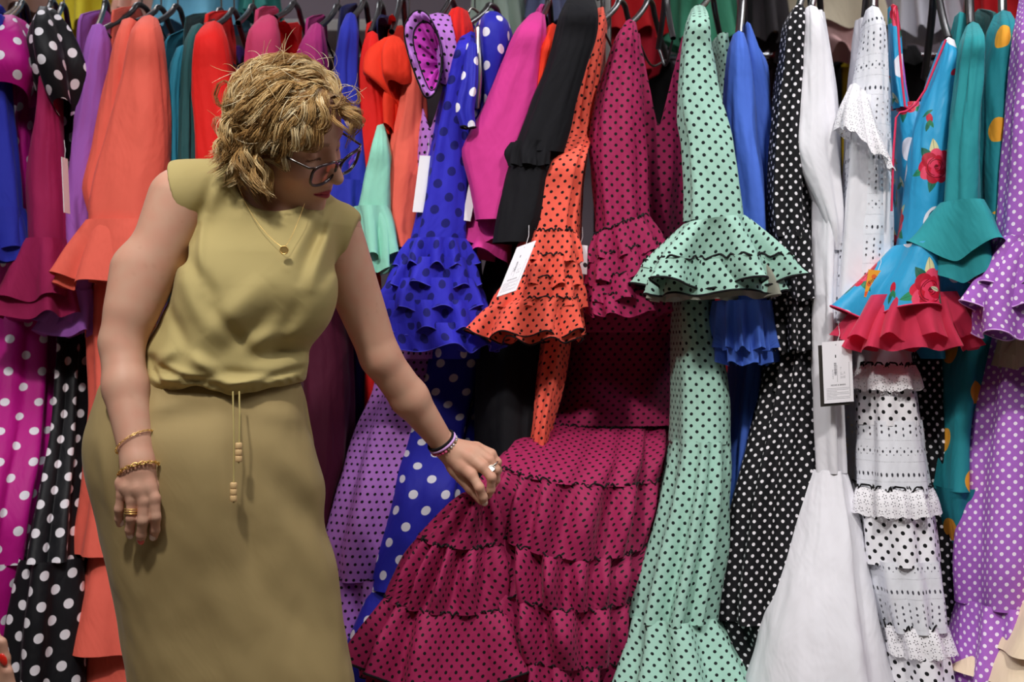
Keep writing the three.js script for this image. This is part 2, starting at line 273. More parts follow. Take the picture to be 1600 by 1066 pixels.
function edgeTrim(line, r, squig = 0, per = 5) {        // thread along a cloth edge, lettuce-curled when squig > 0
  const pts = line.slice(0, -1);
  const q = []; pts.forEach((p, i) => { const b = pts[(i + 1) % pts.length]; const reps = squig ? 2 : 1; for (let k = 0; k < reps; k++) { const v = p.clone().lerp(b, k / reps), s = i * reps + k; if (squig) { v.y += squig * Math.sin(s * 6.283 / per + Math.sin(s * 0.31) * 2); v.z += squig * 0.8 * Math.cos(s * 6.283 / per * 0.77); } q.push(v); } });
  return polyTube(q, r, 4, true);
}
const RULE = { sleeve: { fold: { n: 4, a0: 0.001, a1: 0.004 }, n: 64, cap: true }, ruffle: { fold: { n: 8, a0: 0.0015, a1: 0.016, p: 0.9, warp: 0.9 }, n: 128, wr: 0.0015, wave: 0.35, gather: 0.25 }, body: { fold: { n: 5, a0: 0.001, a1: 0.006 }, n: 56 }, skirt: { fold: { n: 9, a0: 0.003, a1: 0.016, warp: 0.9 }, n: 128, step: 12 } };
function dress(label, group, mat, z, build) {
  const g = thing('flamenco_dress', label, 'dress', group);
  const add = (rule, name) => (rows, o = {}) => {
    const r = RULE[rule], q = { z, ...r, ...o, fold: { ...r.fold, ...(o.fold ?? {}) } }, geo = loft(rows, q), m = mesh(o.name ?? name, geo, o.mat ?? mat, g);
    if (o.trim) mesh('hem_trim', edgeTrim(geo.userData.hem, o.trimR ?? 0.0016, 0), o.trim, m);
    if (o.head) mesh('gathered_edge', edgeTrim(geo.userData.top, o.headR ?? 0.0017, o.squig ?? 0.0022, o.per ?? 8), o.head, m);
    if (o.label) m.userData.label = o.label;
    return m;
  };
  build({ sleeve: add('sleeve', 'sleeve'), ruffle: add('ruffle', 'ruffle'), body: add('body', 'bodice'), skirt: add('skirt', 'skirt'), g });
  const box = new THREE.Box3().setFromObject(g); settle(g, V((box.min.x + box.max.x) / 2, box.min.y, (box.min.z + box.max.z) / 2));
  return g;
}
// a bodice hanging edge-on from its hanger, and the narrow skirt under it
const edgeBody = (x, yTip, yApex, x2, yEnd, w = 20) => [[yApex, x + 6, x + 14, -0.2, 0.03], [yTip + 4, x - w * 0.5, x + w * 0.6, -0.2, 0.14], [yTip + 130, x - w, x + w, -0.2, 0.11], [420, x2 - w, x2 + w, -0.25, 0.08], [560, x2 - w * 1.3, x2 + w * 1.3, -0.29, 0.07], [yEnd, x2 - w * 1.6, x2 + w * 1.6, -0.29, 0.1]];
function hanger(tip, apex, label, o = {}) {
  const g = thing('clothes_hanger', label, 'hanger', o.group);
  const z = o.z ?? 0, T = at(tip[0], tip[1], zS(tip[0]) + z - 0.01), A = at(apex[0], apex[1], zS(apex[0]) - 0.2), dir = V(A.x - T.x, 0, A.z - T.z), F = V(T.x + dir.x * 2, T.y, T.z + dir.z * 2), h = A.y - T.y;
  const p = (k, y) => V(A.x + dir.x * k, y, A.z + dir.z * k), pts = [T, p(-0.6, T.y + h * 0.38), p(-0.24, T.y + h * 0.8), p(-0.17, A.y - h * 0.06), p(-0.1, A.y), p(0.1, A.y), p(0.17, A.y - h * 0.06), p(0.24, T.y + h * 0.8), p(0.6, T.y + h * 0.38), F];
  mesh('arms', sweep(pts, o.r ?? 0.0062, 8), o.mat ?? M.hanger, g);
  const RY = 1.975, rail = V(A.x, RY, 0); rail.z = zS(800 + A.x * 794) - 0.2; const hk = [A.clone(), V(A.x, RY - 0.03, A.z)];
  for (let k = 0; k <= 8; k++) { const q = Math.PI * (k / 8) * 1.15; hk.push(V(A.x + 0.001, RY + Math.sin(q) * 0.0155, rail.z + 0.0155 * Math.cos(q))); }
  hk[1].z = rail.z + 0.0155; mesh('hook', sweep(hk, 0.0019, 6), M.chrome, g);
  mesh('lower_bar', sweep([V(T.x + dir.x * 0.12, T.y - 0.004, T.z + dir.z * 0.12), V(A.x, T.y - 0.045, A.z), V(F.x - dir.x * 0.12, T.y - 0.004, F.z - dir.z * 0.12)], 0.0025, 6), o.mat ?? M.hanger, g);
  settle(g, V(A.x, T.y - 0.05, A.z));
}
// ---------------------------------------------------------------- the front row of dresses, from the left
const FRONT = 'flamenco dresses on the front rail';
hanger([6, 26], [30, 10], 'black hanger of the royal blue dress at the left end of the rail');
dress('royal blue dress with a double flounced cuff, leftmost on the rail', FRONT, M.royal, 0.07, ({ sleeve, ruffle, skirt }) => {
  sleeve([[28, -6, 10], [70, -26, 14], [150, -40, 18], [220, -40, 26], [290, -40, 33], [330, -40, 36]], { dz: 0.04 });
  ruffle([[325, -42, 36], [345, -50, 40], [388, -62, 44]], { fold: { n: 5, a1: 0.014 }, dz: 0.05 });
  ruffle([[330, -40, 33], [360, -46, 38], [408, -58, 41]], { fold: { n: 5, a1: 0.016 }, dz: 0.045 });
  skirt(edgeBody(-10, 30, 12, -20, 1300, 16), { fold: { n: 4, a1: 0.008 }, n: 56, cap: true });
});
hanger([12, 30], [38, 6], 'black hanger of the magenta polka dot dress');
dress('magenta dress with large white polka dots and a big shoulder flounce', FRONT, M.magentaDots, 0.0, ({ sleeve, ruffle, skirt, body }) => {
  ruffle([[29, 8, 32, 0.02, 0.03], [60, 0, 54, 0.03, 0.06], [110, -8, 72, 0.04, 0.07], [158, -14, 62, 0.03, 0.06]], { name: 'shoulder_flounce', fold: { n: 3, a0: 0.006, a1: 0.03, p: 0.6 }, wave: 0.8, cap: true });
  body([[120, 30, 62, -0.06, 0.05], [165, 32, 58, -0.05, 0.04], [205, 22, 52, -0.04, 0.04], [300, 22, 62, -0.05, 0.05], [400, 10, 80, -0.06, 0.08], [510, -6, 100, -0.2, 0.09]], { fold: { n: 4, a1: 0.01 } });
  skirt([[495, -6, 98, -0.2, 0.1], [600, -10, 96, -0.16, 0.12], [700, -16, 88, -0.08, 0.14], [800, -26, 72, -0.02, 0.15], [870, -32, 62, -0.01, 0.15]], { fold: { n: 7, a0: 0.012, a1: 0.016 } });
  skirt([[868, -34, 62, -0.01, 0.15], [940, -46, 48, 0.0, 0.16], [1066, -70, 32, 0.02, 0.18], [1200, -95, 25, 0.03, 0.2]], { name: 'skirt_flounce', fold: { n: 8, a0: 0.014, a1: 0.024 } });
});
hanger([78, 40], [100, 10], 'black hanger of the raspberry dress behind the polka dot flounces', { z: 0 });
dress('plain raspberry dress whose sleeve ends in a deep two-layer flounce', FRONT, M.raspberry, 0.04, ({ sleeve, ruffle, skirt }) => {
  sleeve([[60, 70, 84, 0, 0.03], [110, 66, 92], [150, 62, 94], [200, 55, 96], [280, 43, 100], [340, 46, 103], [380, 47, 105]], { dz: 0.042 });
  ruffle([[374, 46, 106], [410, 26, 114], [466, 4, 124]], { fold: { n: 5, a1: 0.02, sharp: 0.8 }, dz: 0.06, wave: 0.5 });
  ruffle([[376, 48, 104], [420, 22, 112], [492, -10, 124]], { fold: { n: 5, a1: 0.02 }, dz: 0.055, wave: 0.5 });
  skirt(edgeBody(78, 60, 30, 70, 1300, 14), { fold: { n: 4, a1: 0.006 }, n: 56, cap: true });
});
hanger([56, 38], [84, 4], 'black hanger of the black polka dot dress');
dress('black dress with large white polka dots and a twisted shoulder flounce', FRONT, M.blackBigDots, 0.0, ({ sleeve, ruffle, skirt, body }) => {
  ruffle([[16, 62, 84, 0.03, 0.03], [50, 50, 106, 0.04, 0.06], [100, 50, 124, 0.045, 0.07], [150, 66, 130, 0.03, 0.06], [176, 84, 128, 0.02, 0.05]], { name: 'shoulder_flounce', fold: { n: 4, a0: 0.006, a1: 0.024, p: 0.6 }, wave: 0.8, cap: true });
  body([[130, 90, 126, -0.04, 0.05], [200, 96, 120, -0.05, 0.05], [330, 96, 120, -0.05, 0.06], [430, 92, 130, -0.06, 0.08], [540, 96, 148, -0.2, 0.09]], { fold: { n: 3, a1: 0.008 } });
  skirt([[520, 99, 150, -0.2, 0.1], [640, 97, 150, -0.15, 0.12], [750, 77, 150, -0.07, 0.14], [862, 56, 150, -0.02, 0.16]], { fold: { n: 7, a0: 0.008, a1: 0.016 } });
  skirt([[860, 56, 150, -0.02, 0.16], [960, 38, 152, 0, 0.17], [1066, 27, 154, 0.01, 0.18], [1220, 8, 160, 0.02, 0.2]], { name: 'skirt_flounce', fold: { n: 8, a0: 0.012, a1: 0.024 } });
});
hanger([152, 42], [166, 4], 'black hanger of the plain lilac dress');
dress('plain lilac dress with a narrow sleeve and flared cuff, beside the coral ones', FRONT, M.lilac, 0.0, ({ sleeve, ruffle, skirt }) => {
  sleeve([[42, 146, 164, 0, 0.02], [72, 136, 173], [150, 121, 170], [250, 110, 160], [340, 104, 148], [440, 105, 143], [462, 104, 142]], { dz: 0.04 });
  ruffle([[452, 102, 146], [480, 84, 146], [506, 62, 146]], { fold: { n: 4, a1: 0.018 }, wave: 0.6 });
  ruffle([[455, 102, 146], [485, 82, 148], [522, 60, 148]], { fold: { n: 4, a1: 0.016 }, wave: 0.6 });
  skirt(edgeBody(155, 45, 20, 158, 1250, 12), { fold: { n: 4, a1: 0.006 }, n: 56, cap: true });
});
hanger([160, 46], [222, 10], 'black hanger of the rear coral dress');
dress('plain coral dress hanging just behind its twin, only its sleeve showing', FRONT, M.coral, 0.02, ({ sleeve, skirt }) => {
  sleeve([[33, 192, 214, 0, 0.02], [62, 184, 216], [150, 163, 214], [230, 146, 205], [290, 132, 190], [318, 137, 185], [350, 148, 182]], { dz: 0.042 });
  skirt(edgeBody(205, 36, 15, 210, 1250, 12), { fold: { n: 4, a1: 0.006 }, n: 56, cap: true });
});
hanger([212, 34], [252, 14], 'black hanger of the front coral dress');
dress('plain coral dress with a two-layer flounced cuff and tiered skirt beside the woman', FRONT, M.coral, 0.075, ({ sleeve, ruffle, skirt }) => {
  sleeve([[29, 222, 246, 0, 0.025], [50, 208, 252], [120, 192, 258], [200, 170, 264], [270, 148, 264], [320, 139, 260], [352, 138, 256]], { dz: 0.05, fold: { n: 3, a1: 0.006 } });
  ruffle([[345, 137, 257], [390, 112, 262], [434, 92, 266]], { fold: { n: 5, a1: 0.022, sharp: 0.8 }, dz: 0.06, wave: 0.5 });
  ruffle([[347, 139, 255], [392, 114, 262], [447, 92, 268]], { fold: { n: 5, a1: 0.022, sharp: 0.8 }, dz: 0.055, wave: 0.5, seed: 31 });
  skirt([[330, 175, 240, -0.14, 0.1], [450, 142, 236, -0.1, 0.1], [620, 150, 240, -0.08, 0.12], [780, 138, 250, -0.06, 0.14], [854, 123, 256, -0.05, 0.15]], { fold: { n: 6, a0: 0.004, a1: 0.008 } });
  skirt([[840, 150, 250, -0.06, 0.13], [920, 130, 256, -0.05, 0.15], [1000, 106, 262, -0.03, 0.16]], { name: 'skirt_tier', fold: { n: 6, a1: 0.012 } });
  skirt([[990, 144, 255, -0.05, 0.13], [1080, 140, 262, -0.04, 0.15], [1200, 120, 268, -0.03, 0.17]], { name: 'skirt_tier', fold: { n: 6, a1: 0.014 } });
});
hanger([246, 34], [278, 12], 'black hanger between the coral and teal dresses', { z: -0.02 });
dress('teal blue dress with plain sleeve between the coral and bottle green dresses', FRONT, M.teal, 0.0, ({ sleeve, skirt }) => {
  sleeve([[76, 278, 294, 0, 0.02], [105, 268, 292], [160, 261, 290], [240, 263, 288], [330, 268, 292], [400, 270, 296]], { dz: 0.035 });
  skirt(edgeBody(284, 80, 50, 290, 1250, 10), { fold: { n: 4, a1: 0.006 }, n: 56, cap: true });
});
hanger([320, 42], [346, 18], 'black hanger of the bottle green dress');
dress('dark bottle green dress with plain sleeve, between teal and red', FRONT, M.bottle, 0.02, ({ sleeve, skirt }) => {
  sleeve([[42, 302, 322, 0, 0.02], [70, 291, 316], [150, 285, 310], [240, 284, 308], [330, 286, 310], [400, 290, 314]], { dz: 0.035, fold: { n: 5, a1: 0.008 } });
  skirt(edgeBody(312, 46, 25, 312, 1250, 10), { fold: { n: 4, a1: 0.006 }, n: 56, cap: true });
});
hanger([336, 40], [366, 18], 'black hanger of the bright red dress');
dress('bright red dress with plain sleeve behind the shoulder of the woman', FRONT, M.red, 0.05, ({ sleeve, skirt }) => {
  sleeve([[38, 324, 346, 0, 0.025], [60, 308, 354], [120, 303, 364], [200, 305, 376], [270, 308, 384], [360, 312, 390], [420, 312, 390]], { dz: 0.045, fold: { n: 4, a1: 0.007 } });
  skirt(edgeBody(345, 42, 22, 345, 1250, 14), { fold: { n: 4, a1: 0.006 }, n: 56, cap: true });
});
hanger([372, 36], [396, 12], 'black hanger left of the rose pink dress', { z: -0.03 });
hanger([430, 28], [462, 8], 'black hanger of the rose pink dress');
dress('dusty rose dress with plain sleeve rising behind the hair', FRONT, M.rose, 0.03, ({ sleeve, skirt }) => {
  sleeve([[28, 408, 432, 0, 0.02], [50, 390, 437], [100, 383, 441], [180, 382, 448], [300, 386, 452], [400, 390, 452]], { dz: 0.04, fold: { n: 4, a1: 0.007 } });
  skirt(edgeBody(420, 34, 15, 420, 1250, 12), { fold: { n: 4, a1: 0.006 }, n: 56, cap: true });
});
dress('red dress half hidden between the rose and plum dresses', FRONT, M.red, -0.12, ({ sleeve, skirt }) => {
  sleeve([[38, 436, 452, 0, 0.02], [62, 434, 464], [95, 430, 474], [180, 428, 478], [330, 430, 480]], { dz: 0.035 });
  skirt(edgeBody(455, 60, 40, 462, 1250, 10), { fold: { n: 4, a1: 0.006 }, n: 56, cap: true });
});
hanger([500, 42], [530, 12], 'black hanger of the plum dress');
dress('plum pink dress with plain sleeve above the hair of the woman', FRONT, M.plum, 0.02, ({ sleeve, skirt }) => {
  sleeve([[41, 486, 504, 0, 0.02], [62, 474, 508], [95, 463, 512], [180, 462, 514], [330, 466, 520]], { dz: 0.035 });
  skirt(edgeBody(495, 50, 28, 500, 1250, 10), { fold: { n: 4, a1: 0.006 }, n: 56, cap: true });
});
hanger([552, 26], [570, 4], 'black hanger of the cobalt dress');
dress('cobalt blue dress with a ruffled cuff showing behind the glasses', FRONT, M.royal, 0.03, ({ sleeve, ruffle, skirt }) => {
  sleeve([[25, 540, 556, 0, 0.02], [48, 530, 560], [100, 521, 560], [180, 516, 564], [260, 512, 570], [290, 508, 572]], { dz: 0.038, fold: { n: 4, a1: 0.008 } });
  ruffle([[284, 506, 572], [330, 498, 574], [372, 492, 576]], { fold: { n: 5, a1: 0.014 }, dz: 0.045 });
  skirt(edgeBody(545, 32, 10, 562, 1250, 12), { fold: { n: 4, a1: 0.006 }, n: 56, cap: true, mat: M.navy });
});
hanger([578, 52], [596, 8], 'black hanger of the tomato red dress');
dress('tomato red dress with plain sleeve right of the hair', FRONT, M.red, 0.0, ({ sleeve, skirt }) => {
  sleeve([[54, 574, 590, 0, 0.02], [76, 566, 594], [130, 558, 600], [200, 556, 606], [290, 556, 600], [350, 546, 590]], { dz: 0.038, fold: { n: 4, a1: 0.006 } });
  skirt(edgeBody(585, 58, 35, 582, 1250, 10), { fold: { n: 4, a1: 0.006 }, n: 56, cap: true });
});
hanger([612, 50], [628, -4], 'black hanger of the scarlet dress with curled flounce');
dress('scarlet dress with a curled spiral flounce over its shoulder', FRONT, M.scarlet, 0.03, ({ ruffle, sleeve, skirt }) => {
  ruffle([[61, 604, 626, 0, 0.025], [85, 584, 640, 0.01, 0.05], [128, 586, 640, 0.02, 0.06], [146, 598, 640, 0.015, 0.05]], { name: 'shoulder_flounce', fold: { n: 3, a0: 0.006, a1: 0.03, p: 0.6 }, wave: 0.9, cap: true });
  ruffle([[120, 604, 636, -0.01, 0.03], [160, 594, 640, 0.0, 0.05], [206, 600, 634, 0.0, 0.05]], { name: 'shoulder_flounce', fold: { n: 3, a0: 0.005, a1: 0.022 }, wave: 0.8 });
  sleeve([[150, 606, 632, -0.05, 0.03], [260, 610, 632], [330, 612, 640], [420, 606, 650]], { z: -0.05, dz: 0.03 });
  skirt(edgeBody(618, 66, 45, 626, 1250, 10), { fold: { n: 4, a1: 0.006 }, n: 56, cap: true });
});
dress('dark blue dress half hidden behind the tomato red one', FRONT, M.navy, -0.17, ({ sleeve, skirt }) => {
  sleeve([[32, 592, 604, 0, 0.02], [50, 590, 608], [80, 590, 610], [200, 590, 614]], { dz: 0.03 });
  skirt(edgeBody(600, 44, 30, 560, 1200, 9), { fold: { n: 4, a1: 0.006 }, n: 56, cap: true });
});
dress('orange red dress peeping out left of the lilac collar', FRONT, M.scarlet, -0.2, ({ sleeve, skirt }) => {
  sleeve([[28, 608, 618, 0, 0.02], [46, 606, 622], [80, 606, 624], [200, 606, 628]], { dz: 0.03 });
});
hanger([600, 190], [640, 150], 'black hanger low behind the mint sleeve', { z: -0.05 });
dress('pale mint dress with plain sleeve and double flounced cuff next to the face', FRONT, M.mint, 0.05, ({ sleeve, ruffle, skirt }) => {
  sleeve([[188, 592, 600, 0, 0.012], [225, 582, 608], [270, 570, 612], [330, 557, 612]], { dz: 0.036 });
  ruffle([[324, 555, 609], [355, 556, 616], [402, 562, 617]], { fold: { n: 5, a0: 0.002, a1: 0.02, sharp: 0.8 }, dz: 0.05, wave: 0.5 });
  ruffle([[326, 558, 607], [365, 562, 614], [424, 568, 611]], { fold: { n: 5, a0: 0.002, a1: 0.018, sharp: 0.8 }, dz: 0.045, wave: 0.5 });
});
dress('plain coral dress with an empty sleeve between the mint and blue sleeves', FRONT, M.coral, 0.01, ({ sleeve, skirt }) => {
  sleeve([[78, 634, 656, 0, 0.02], [130, 628, 664], [200, 614, 666], [270, 600, 662], [305, 595, 658], [345, 603, 652], [388, 617, 648]], { dz: 0.04 });
  sleeve([[330, 614, 652, -0.03], [400, 612, 648, -0.03], [470, 600, 640, -0.04]], { mat: M.scarlet, name: 'lining', dz: 0.035 });
  skirt(edgeBody(648, 80, 60, 650, 1250, 12), { fold: { n: 4, a1: 0.006 }, n: 56, cap: true });
});
hanger([678, 34], [706, 2], 'black hanger of the lilac black-dotted dress');
hanger([694, 38], [742, 16], 'thin grey wire hanger in front of the red flounce', { r: 0.003, mat: M.silver });
dress('lilac dress with black dots and a folded open collar flounce', FRONT, M.lilacDots, 0.05, ({ sleeve, ruffle, skirt, body, g }) => {
  const rim = [[652, 17], [643, 22], [634, 36], [632, 55], [637, 80], [645, 105], [655, 132], [666, 152], [677, 148], [686, 122], [690, 98], [687, 66], [677, 38], [664, 20]], deep = [688, 100];
  const loop = (k, z, dx = 0) => new THREE.CatmullRomCurve3(rim.map(([x, y]) => { const X = lerp(deep[0], x, k) + dx, Y = lerp(deep[1], y, k); return at(X, Y, zS(660) + z - (x - 632) * 0.0004); }), true).getPoints(60).slice(0, 60);
  const bowl = (name, a, b, mat, trim) => { const Q = [], R2 = 10; for (let k = 0; k <= R2; k++) Q.push(a.map((v, i) => { const t = k / R2, p = v.clone().lerp(b[i], t); p.z += 0.012 * Math.sin(Math.PI * t) * (i % 9 < 4 ? 1 : 0.4); return p; })); const pos = [], uv = [], idx = []; let len = 0; Q.forEach((l, k) => { let u = 0; l.concat([l[0]]).forEach((v, i, arr) => { if (i) u += v.distanceTo(arr[i - 1]); pos.push(v.x, v.y, v.z); uv.push(v.x, v.y); }); }); for (let k = 0; k < R2; k++) for (let i = 0; i < 60; i++) { const q = k * 61 + i; idx.push(q, q + 61, q + 1, q + 1, q + 61, q + 62); } const ge = new THREE.BufferGeometry(); ge.setAttribute('position', new THREE.Float32BufferAttribute(pos, 3)); ge.setAttribute('uv', new THREE.Float32BufferAttribute(uv, 2)); ge.setIndex(idx); ge.computeVertexNormals(); const m = mesh(name, ge, mat, g); mesh('hem_trim', polyTube(a.map((v) => v.clone()), 0.002, 5, true), trim, m); return m; };
  const o1 = loop(1, 0.15), o2 = loop(0.8, 0.14, 2), o3 = loop(0.06, 0.085, 2), back1 = loop(0.7, 0.02, 6);
  bowl('collar_flounce', o1, o2, M.lilacDots, M.blackTrim); bowl('collar_lining', o2, o3, M.lilacInner, M.blackTrim); bowl('collar_back', o1.map((v) => v.clone().add(V(0, 0, -0.003))), back1, M.lilacDots, M.blackTrim);
  ruffle([[26, 664, 704, 0.06, 0.02], [50, 676, 707, 0.075, 0.03], [90, 686, 711, 0.075, 0.03], [122, 692, 711, 0.07, 0.025], [136, 696, 708, 0.07, 0.02]], { name: 'collar_flounce', fold: { n: 3, a0: 0.003, a1: 0.012 }, trim: M.blackTrim, wave: 0.6, cap: true });
  body([[140, 664, 700, 0.0, 0.03], [200, 652, 700, 0.0, 0.05], [250, 650, 692, -0.01, 0.06], [330, 652, 690, -0.04, 0.08], [450, 640, 700, -0.1, 0.1], [560, 620, 690, -0.12, 0.12]], { neck: (x) => 205 - 60 * Math.min(1, Math.abs(x - 672) / 18) });
  skirt([[540, 600, 690, -0.22, 0.1], [610, 583, 680, -0.19, 0.11], [666, 558, 672, -0.15, 0.13], [750, 533, 660, -0.09, 0.15], [850, 511, 640, -0.08, 0.16], [890, 511, 632, -0.08, 0.16]], { fold: { n: 7, a0: 0.006, a1: 0.012 }, z: -0.1 });
  skirt([[886, 512, 630, -0.08, 0.16], [960, 518, 625, -0.08, 0.16], [1060, 515, 640, -0.06, 0.18], [1180, 500, 660, -0.06, 0.2]], { name: 'skirt_flounce', fold: { n: 8, a0: 0.012, a1: 0.02 }, head: M.blackTrim, squig: 0, headR: 0.0012 });
});
hanger([724, 42], [770, 10], 'black hanger of the blue white-dotted dress', { z: -0.04 });
dress('red dress with a draped shoulder behind the lilac collar', FRONT, M.red, -0.16, ({ ruffle, sleeve, skirt }) => {
  ruffle([[17, 706, 728, 0, 0.03], [50, 692, 736, 0.01, 0.05], [100, 694, 738, 0.01, 0.05], [150, 700, 732, 0, 0.04]], { name: 'shoulder_flounce', fold: { n: 4, a0: 0.004, a1: 0.016 }, wave: 0.6, cap: true });
  skirt(edgeBody(716, 70, 40, 712, 1250, 10), { fold: { n: 4, a1: 0.006 }, n: 56, cap: true });
});
dress('deep blue dress with large white dots and a silver zip at the collar', FRONT, M.blueWhiteDots, -0.03, ({ sleeve, ruffle, skirt, body, g }) => {
  ruffle([[25, 754, 786, 0.0, 0.04], [40, 744, 800, 0.01, 0.06], [90, 746, 802, 0.01, 0.06], [140, 750, 790, 0.0, 0.05], [170, 752, 780, 0, 0.04]], { name: 'collar', fold: { n: 3, a0: 0.004, a1: 0.012 }, cap: true, wave: 0.4 });
  ruffle([[70, 730, 744, 0.09, 0.012], [130, 722, 744, 0.11, 0.014], [172, 714, 738, 0.115, 0.014], [200, 722, 740, 0.115, 0.01]], { name: 'lapel', fold: { n: 2, a0: 0.002, a1: 0.006 }, trim: M.blackTrim, cap: true });
  mesh('zip', loft([[44, 743, 752, 0.05, 0.006], [110, 741, 755, 0.055, 0.006], [170, 742, 750, 0.05, 0.006]], { n: 20, wr: 0, fold: { a0: 0, a1: 0 }, cap: true }), M.silver, g);
  body([[150, 742, 784, -0.05, 0.06], [210, 728, 760, -0.04, 0.06], [300, 722, 752, -0.05, 0.08], [420, 690, 752, -0.1, 0.1], [560, 668, 762, -0.13, 0.12]]);
  skirt([[530, 668, 765, -0.22, 0.09], [600, 654, 762, -0.2, 0.1], [666, 636, 745, -0.15, 0.12], [750, 618, 735, -0.07, 0.14], [850, 592, 720, -0.06, 0.15], [906, 582, 715, -0.05, 0.16]], { fold: { n: 6, a0: 0.006, a1: 0.012 } });
  skirt([[902, 582, 715, -0.05, 0.16], [950, 562, 712, -0.03, 0.17], [1010, 540, 710, -0.01, 0.18], [1100, 548, 710, 0, 0.19], [1200, 552, 712, 0, 0.2]], { name: 'skirt_flounce', fold: { n: 8, a0: 0.01, a1: 0.022 } });
});
dress('bright blue dress with navy dots and five frayed ruffles on its cuff', FRONT, M.blueNavyDots, 0.055, ({ sleeve, ruffle, skirt }) => {
  sleeve([[52, 722, 742, 0, 0.02], [75, 710, 742], [110, 699, 738], [160, 688, 734], [220, 676, 730], [300, 660, 727], [378, 643, 724]], { dz: 0.042, fold: { n: 4, a1: 0.007 } });
  const t = (y, a, b, y2, c, d, n) => ruffle([[y, a, b], [(y + y2) / 2, (a + c) / 2 - 4, (b + d) / 2 + 3], [y2, c, d]], { fold: { n, a0: 0.005, a1: 0.017, warp: 1.1 }, frill: 0.004, wave: 0.6, dz: 0.062, trim: M.blueTrim, trimR: 0.001, gather: 0.5 });
  t(374, 640, 726, 418, 622, 738, 9); t(404, 628, 736, 449, 606, 746, 9); t(436, 612, 744, 484, 594, 754, 9); t(470, 604, 750, 518, 590, 766, 8); t(505, 600, 760, 544, 594, 786, 8);
  skirt(edgeBody(728, 62, 40, 720, 1250, 10), { fold: { n: 4, a1: 0.006 }, n: 56, cap: true, mat: M.blueNavyDots });
});
hanger([848, 26], [858, 2], 'black hanger of the hot pink dress');
dress('plain hot pink dress with an angular sleeve and rolled double cuff', FRONT, M.pink, 0.06, ({ sleeve, ruffle, skirt }) => {
  sleeve([[24, 828, 850, 0, 0.02], [48, 808, 852], [100, 784, 852], [170, 754, 846], [225, 726, 838], [240, 722, 834], [290, 734, 816], [345, 744, 800]], { dz: 0.045, e: 0.8 });
  ruffle([[738, 330, 806, 336, 0.0, 0.045], [726, 350, 804, 352, 0.005, 0.05], [713, 372, 802, 380, 0.01, 0.055]], { fold: { n: 3, a0: 0.002, a1: 0.016 }, wave: 0.9 });
  ruffle([[734, 348, 800, 354, -0.005, 0.04], [722, 372, 804, 378, 0.0, 0.046], [712, 394, 806, 406, 0.005, 0.05]], { fold: { n: 3, a0: 0.002, a1: 0.016 }, wave: 0.9 });
  skirt(edgeBody(840, 30, 12, 800, 1250, 10), { fold: { n: 4, a1: 0.006 }, n: 56, cap: true });
});
dress('orange red dress showing as a narrow wedge left of the black sleeve', FRONT, M.scarlet, 0.065, ({ sleeve, skirt }) => {
  sleeve([[42, 856, 872, 0, 0.02], [66, 846, 870], [100, 836, 864], [140, 833, 856], [220, 832, 856], [330, 832, 852]], { dz: 0.03 });
});
hanger([912, 2], [930, -20], 'black hanger of the black dress');
dress('plain black dress with a gathered band and wide cuff', FRONT, M.black, 0.1, ({ sleeve, ruffle, skirt }) => {
  sleeve([[-8, 890, 926, 0, 0.02], [20, 876, 932], [60, 865, 930], [110, 850, 914], [160, 832, 898], [205, 814, 888], [240, 800, 878]], { dz: 0.045 });
  ruffle([[224, 800, 868], [240, 793, 866], [262, 797, 860]], { name: 'gathered_band', fold: { n: 9, a0: 0.004, a1: 0.008 }, frill: 0.003, dz: 0.05, wr: 0.004 });
  sleeve([[250, 798, 860], [300, 785, 857], [345, 776, 850], [380, 771, 838]], { name: 'cuff', cap: false, dz: 0.04 });
  skirt([[6, 904, 918, -0.2, 0.04], [40, 890, 920, -0.18, 0.15], [240, 840, 884, -0.16, 0.14], [400, 760, 862, -0.13, 0.11], [550, 745, 862, -0.13, 0.12], [700, 738, 862, -0.12, 0.14], [900, 720, 860, -0.12, 0.15], [1200, 700, 860, -0.12, 0.18]], { fold: { n: 6, a0: 0.002, a1: 0.012 }, cap: true });
});
hanger([936, 36], [972, 4], 'black hanger of the coral dotted dress');
